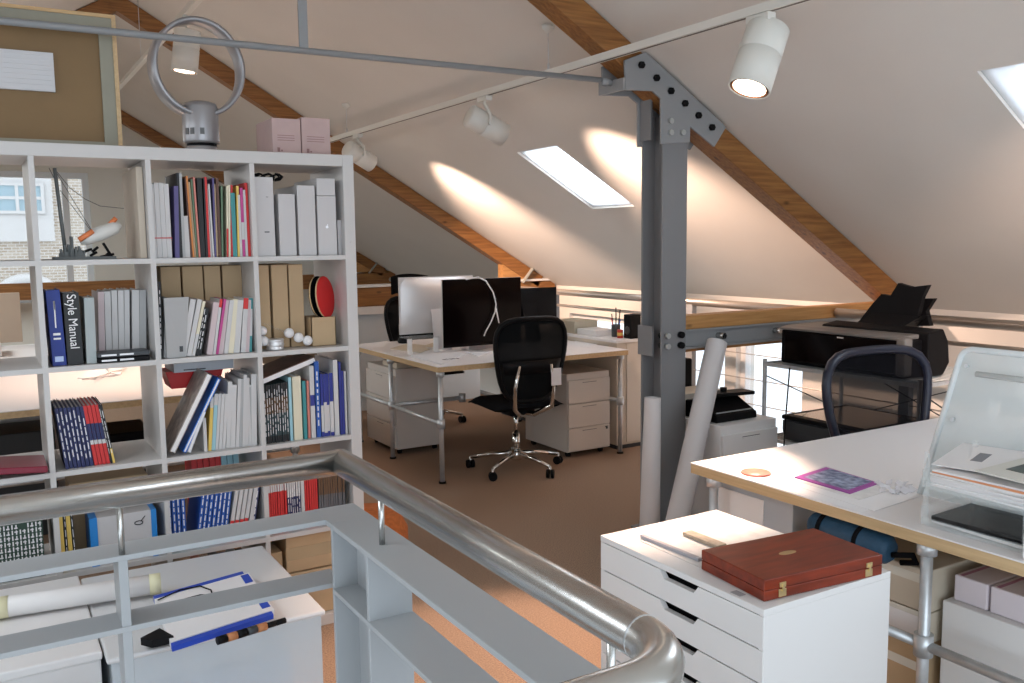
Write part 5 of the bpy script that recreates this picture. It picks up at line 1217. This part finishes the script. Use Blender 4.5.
obj('rear_housing', MB().prism([(3.68, py0-.02, pz+.002), (3.80, py0-.02, pz+.002), (3.845, py0-.02, .93), (3.83, py0-.02, 1.03), (3.79, py0-.02, 1.09), (3.68, py0-.02, 1.075)], (0, .60, 0)), M_black, pn, .008)
p_ = at(839, 337.5, x=3.544); obj('badge', MB().box(3.5435, 3.5445, p_.y-.025, p_.y+.012, p_.z-.004, p_.z+.003), M_alu, pn)
# rear paper supports
def trayplate(pts, x, th, nm='paper_support'): obj(nm, MB().prism([at(u, v, x=x) for u, v in pts], (th, 0, 0)), M_black, pn, .002)
trayplate(((858, 322), (872, 304), (881, 294), (890, 296), (898, 283), (904, 285), (912, 287), (928, 285), (922, 297), (916, 322)), 3.90, .03)
trayplate(((868, 326), (880, 303), (905, 299), (934, 298.5), (926, 311), (930, 326)), 3.96, .03)
obj('paper_support', MB().prism([(3.84, at(858, 322, x=3.88).y, 1.066), (3.99, at(858, 322, x=3.88).y, 1.066), (3.97, at(870, 322, x=3.88).y, 1.13), (3.90, at(870, 322, x=3.88).y, 1.13)], (0, -.27, 0)), M_black, pn)
sc = thing('flatbed_scanner', 'dark grey flatbed scanner on the lower shelf of the wire trolley', 'scanner', (3.72, 2.95, .475))
sy0, sy1 = 2.66, 3.17
Msc = mat('scanner_grey', (.035, .04, .045), .35)
obj('body', MB().prism([(3.53, sy0, .478), (4.0, sy0, .478), (4.0, sy0, .585), (3.51, sy0, .585), (3.51, sy0, .53)], (0, sy1-sy0, 0)), Msc, sc, .006); obj('lid', MB().box(3.505, 4.0, sy0-.004, sy1+.004, .588, .612), M_black, sc, .008); obj('lid_sheen_panel', MB().box(3.55, 3.97, sy0+.04, sy1-.04, .6122, .6130), mat('scanner_lid_brown', (.10, .07, .055), .2, coat=.4), sc)
obj('button_row', MB().box(3.506, 3.5095, sy0+.05, sy0+.14, .548, .562), M_black, sc)
kc = MB(); kc.tube([(3.50, 3.12, .86), (3.49, 3.13, .6), (3.485, 3.14, .3), (3.49, 3.14, .02)], .004, 6); tag(obj('power_cable', kc, M_black), 'black cable hanging down in front of the wire trolley', 'cable')

# ------------------------------------------------------------------ bins between rail and shelving
wl_ = thing('flat_white_box', 'large flat white box standing between the guard rail and the shelving', 'box', (0, 2.8, 0))
obj('body', MB().box(-.75, .215, 2.50, 3.13, .001, .425), mat('white_card', (.68, .66, .65), .6), wl_, .004); obj('lid', MB().box(-.755, .219, 2.495, 3.135, .425, .45), mat('white_lid', (.72, .70, .69), .55), wl_, .005)
fbn = thing('storage_bin', 'frosted plastic storage bin with blue contents just behind the guard rail', 'storage bin', (.45, 2.3, 0))
s_ = MB(); x0, x1, y0, y1, zt = .235, .80, 2.45, 3.10, .43; e = .003
s_.box(x0, x1, y0, y0+e, 0.002, zt); s_.box(x0, x1, y1-e, y1, .002, zt); s_.box(x0, x0+e, y0+e, y1-e, .002, zt); s_.box(x1-e, x1, y0+e, y1-e, .002, zt); s_.box(x0+e, x1-e, y0+e, y1-e, .002, .006); obj('tub', s_, M_frost, fbn)
obj('lid', MB().box(x0-.012, x1+.012, y0-.012, y1+.012, zt, zt+.016), mat('bin_lid', (.70, .70, .70), .35, alpha=.93), fbn, .007)
tag(obj('blue_folder', MB().box(x0+.02, x1-.09, y0+.012, y1-.04, .008, .33), mat('pale_blue_stuff', (.25, .38, .55), .6)), 'blue folders seen through the frosted storage bin', 'folder')
tag(obj('white_bundle', MB().box(x0+.06, x1-.16, y0+.05, y1-.06, .3315, .40), M_paper), 'white paper bundle on the blue folders inside the frosted bin', 'paper')
lbn = thing('storage_bin', 'frosted plastic bin at the bottom left corner with papers inside', 'storage bin', (-.3, 2.3, 0))
s_ = MB(); x0, x1, y0, y1, zt = -.75, .10, 2.10, 2.46, .44; s_.box(x0, x1, y0, y0+e, 0.002, zt-.1); s_.box(x0, x1, y1-e, y1, .002, zt-.1); s_.box(x0, x0+e, y0+e, y1-e, .002, zt-.1); s_.box(x1-e, x1, y0+e, y1-e, .002, zt-.1); s_.box(x0+e, x1-e, y0+e, y1-e, .002, .006); obj('tub', s_, M_frost, lbn); obj('lid', MB().box(x0-.01, x1+.010, y0-.012, y1+.012, zt-.1, zt-.086), mat('bin_lid_clear', (.80, .84, .86), .3, alpha=.6), lbn, .006)
tag(obj('white_bundle', MB().box(x0+.06, x1-.06, y0+.04, y1-.05, .008, .30), M_paper), 'white papers inside the bin at the bottom left corner', 'paper')
# roll with yellowish cap
rt = thing('paper_roll', 'long white paper roll with yellowish ends lying on the flat white box', 'paper roll', (.1, 2.8, .45), group=None)
a_, b_ = at(-60, 617, z=.485), at(160, 583, z=.485); dv = (b_-a_).normalized()
obj('roll', MB().tube([a_, b_], .030, 22), mat('roll_white', (.74, .72, .71), .5), rt)
for k, f_ in enumerate((at(5, 606, z=.485), b_)):
    pp = a_+dv*((f_-a_).dot(dv)); obj('end_band', MB().tube([pp-dv*(.03 if k else .03), pp+dv*(.002 if k else .01)], .0312, 22), mat('yellow_tape', (.72, .68, .45), .5), rt)
# long white and blue box, patterned umbrella, cables
lbx = thing('long_box', 'long white box with bright blue edges on the flat white box', 'box', at(215, 600, z=.45))
c4 = [at(*q_, z=.452) for q_ in ((172, 653), (276, 619), (254, 582), (154, 604))]
mid = [(c4[i]+c4[(i+1) % 4])/2 for i in range(4)]; ex_ = (c4[1]-c4[0]); ey_ = (c4[3]-c4[0])
zz = .4515 if True else 0
def P4(a, b, z): v = c4[0]+ex_*a+ey_*b; return Vector((v.x, v.y, z))
Mbb = mat('bright_blue_edge', (.02, .07, .50), .45)
obj('body', MB().prism([P4(0, .05, .458), P4(1, .05, .458), P4(1, .95, .458), P4(0, .95, .458)], (0, 0, .016)), M_paper, lbx)
obj('blue_edge', MB().prism([P4(0, -.02, .458), P4(.97, -.02, .458), P4(.97, .045, .458), P4(0, .045, .458)], (0, 0, .014)), Mbb, lbx); obj('blue_edge', MB().prism([P4(0, .955, .458), P4(.95, .955, .458), P4(.95, 1.02, .458), P4(0, 1.02, .458)], (0, 0, .016)), Mbb, lbx)
for b in (.12, .72): obj('blue_corner', MB().prism([P4(.90, b, .4745), P4(.985, b, .4745), P4(.985, b+.2, .4745), P4(.90, b+.2, .4745)], (0, 0, .0008)), Mbb, lbx)
um = thing('umbrella', 'slim folded umbrella with black and orange pattern beside the long blue-edged box', 'umbrella', at(250, 625, z=.46))
a_, b_ = at(217, 641, z=.475), at(286, 620, z=.475); dv = b_-a_
for k in range(7):
    obj('cloth_section', MB().tube([a_+dv*(k/7), a_+dv*((k+1)/7-.01)], .011 if k < 5 else .008, 10), [M_black, mat('umbrella_orange', (.5, .2, .08), .6), M_black, M_dark, MATS['umbrella_orange'], M_black, M_black][k], um)
cl = MB(); cl.tube([at(*q_, z=.478) for q_ in ((158, 600), (180, 590), (200, 586), (211, 590), (213, 597))], .0022, 6); cl.tube([at(*q_, z=.478) for q_ in ((172, 606), (185, 599), (200, 595), (218, 595))], .0022, 6); tag(obj('thin_cable', cl, M_black), 'thin black cable looped on the long blue-edged box', 'cable')
bp_ = MB(); bp_.prism([at(*q_, z=.459) for q_ in ((141, 645), (160, 635), (174, 643), (152, 648))], (0, 0, .02)); tag(obj('black_pouch', bp_, M_black), 'small black pouch at the left end of the long blue-edged box', 'pouch')
# orange bag by the shelving end
ob = MB(); p_ = at(404, 506, y=3.9); ob.lathe([(.0, 0), (.17, .0), (.2, .05), (.2, .16), (.16, .24), (0, .26)], (p_.x-.20, 3.9, .001), seg=24)
tag(obj('floor_cushion', ob, mat('orange_felt', (.62, .17, .04), .9, noise=.25, nscale=60)), 'round orange floor pouf beside the end of the shelving', 'pouf')

# ------------------------------------------------------------------ left desk scenery
sc_ = thing('desk_screen', 'beige fabric desk screen at the back of the left desk', 'screen', (-.5, 7.9, .75)); obj('panel', MB().box(-1.2, .28, 7.93, 7.96, .78, 1.165), mat('beige_fabric', (.52, .42, .33), .9), sc_, .004)
for x in (-1.0, .1): obj('foot', MB().box(x-.02, x+.02, 7.90, 7.985, .7505, .79), M_galv, sc_)
ld = thing('desk_glow_pad', 'flat white pad standing in for the bright glow on the left desk', 'light pad', at(104, 374, z=.75)); c4 = [at(*q_, z=.752) for q_ in ((82, 380), (86, 372), (123, 369), (121, 375))]  # plain white pad added where the desk has a bright glow
tag(ld, 'flat white pad with cables standing in for the bright glow on the left desk', 'tablet'); obj('pad', MB().prism([Vector((v.x, v.y, .752)) for v in c4], (0, 0, .01)), M_paper, ld)
cw = MB(); cw.tube([at(*q_, z=.768) for q_ in ((78, 378), (95, 379), (110, 372), (120, 370), (126, 368))], .006, 6); cw.tube([at(*q_, z=.768) for q_ in ((106, 368), (110, 372), (118, 375))], .005, 6); tag(obj('cable', cw, M_white), 'white cable trailing over the white pad on the left desk', 'cable')
tag(obj('black_box', MB().box(.48, .80, 5.35, 5.75, .001, .47), M_black, None, .01), 'black box standing under the left desk', 'box')
tag(obj('white_cupboard', MB().box(-.55, .42, 5.6, 6.0, .001, .60), M_white, None, .003), 'white low cupboard under the left desk', 'cupboard')
tag(obj('dark_box', MB().box(-.5, .3, 5.2, 5.55, .001, .56), M_dark, None, .008), 'dark grey box in front of the white cupboard under the left desk', 'box')
tag(obj('white_monitor_panel', MB().box(-.9, .12, 7.2, 7.6, .7505, .83), M_white, None, .01), 'low white slab at the far end of the left desk', 'slab')
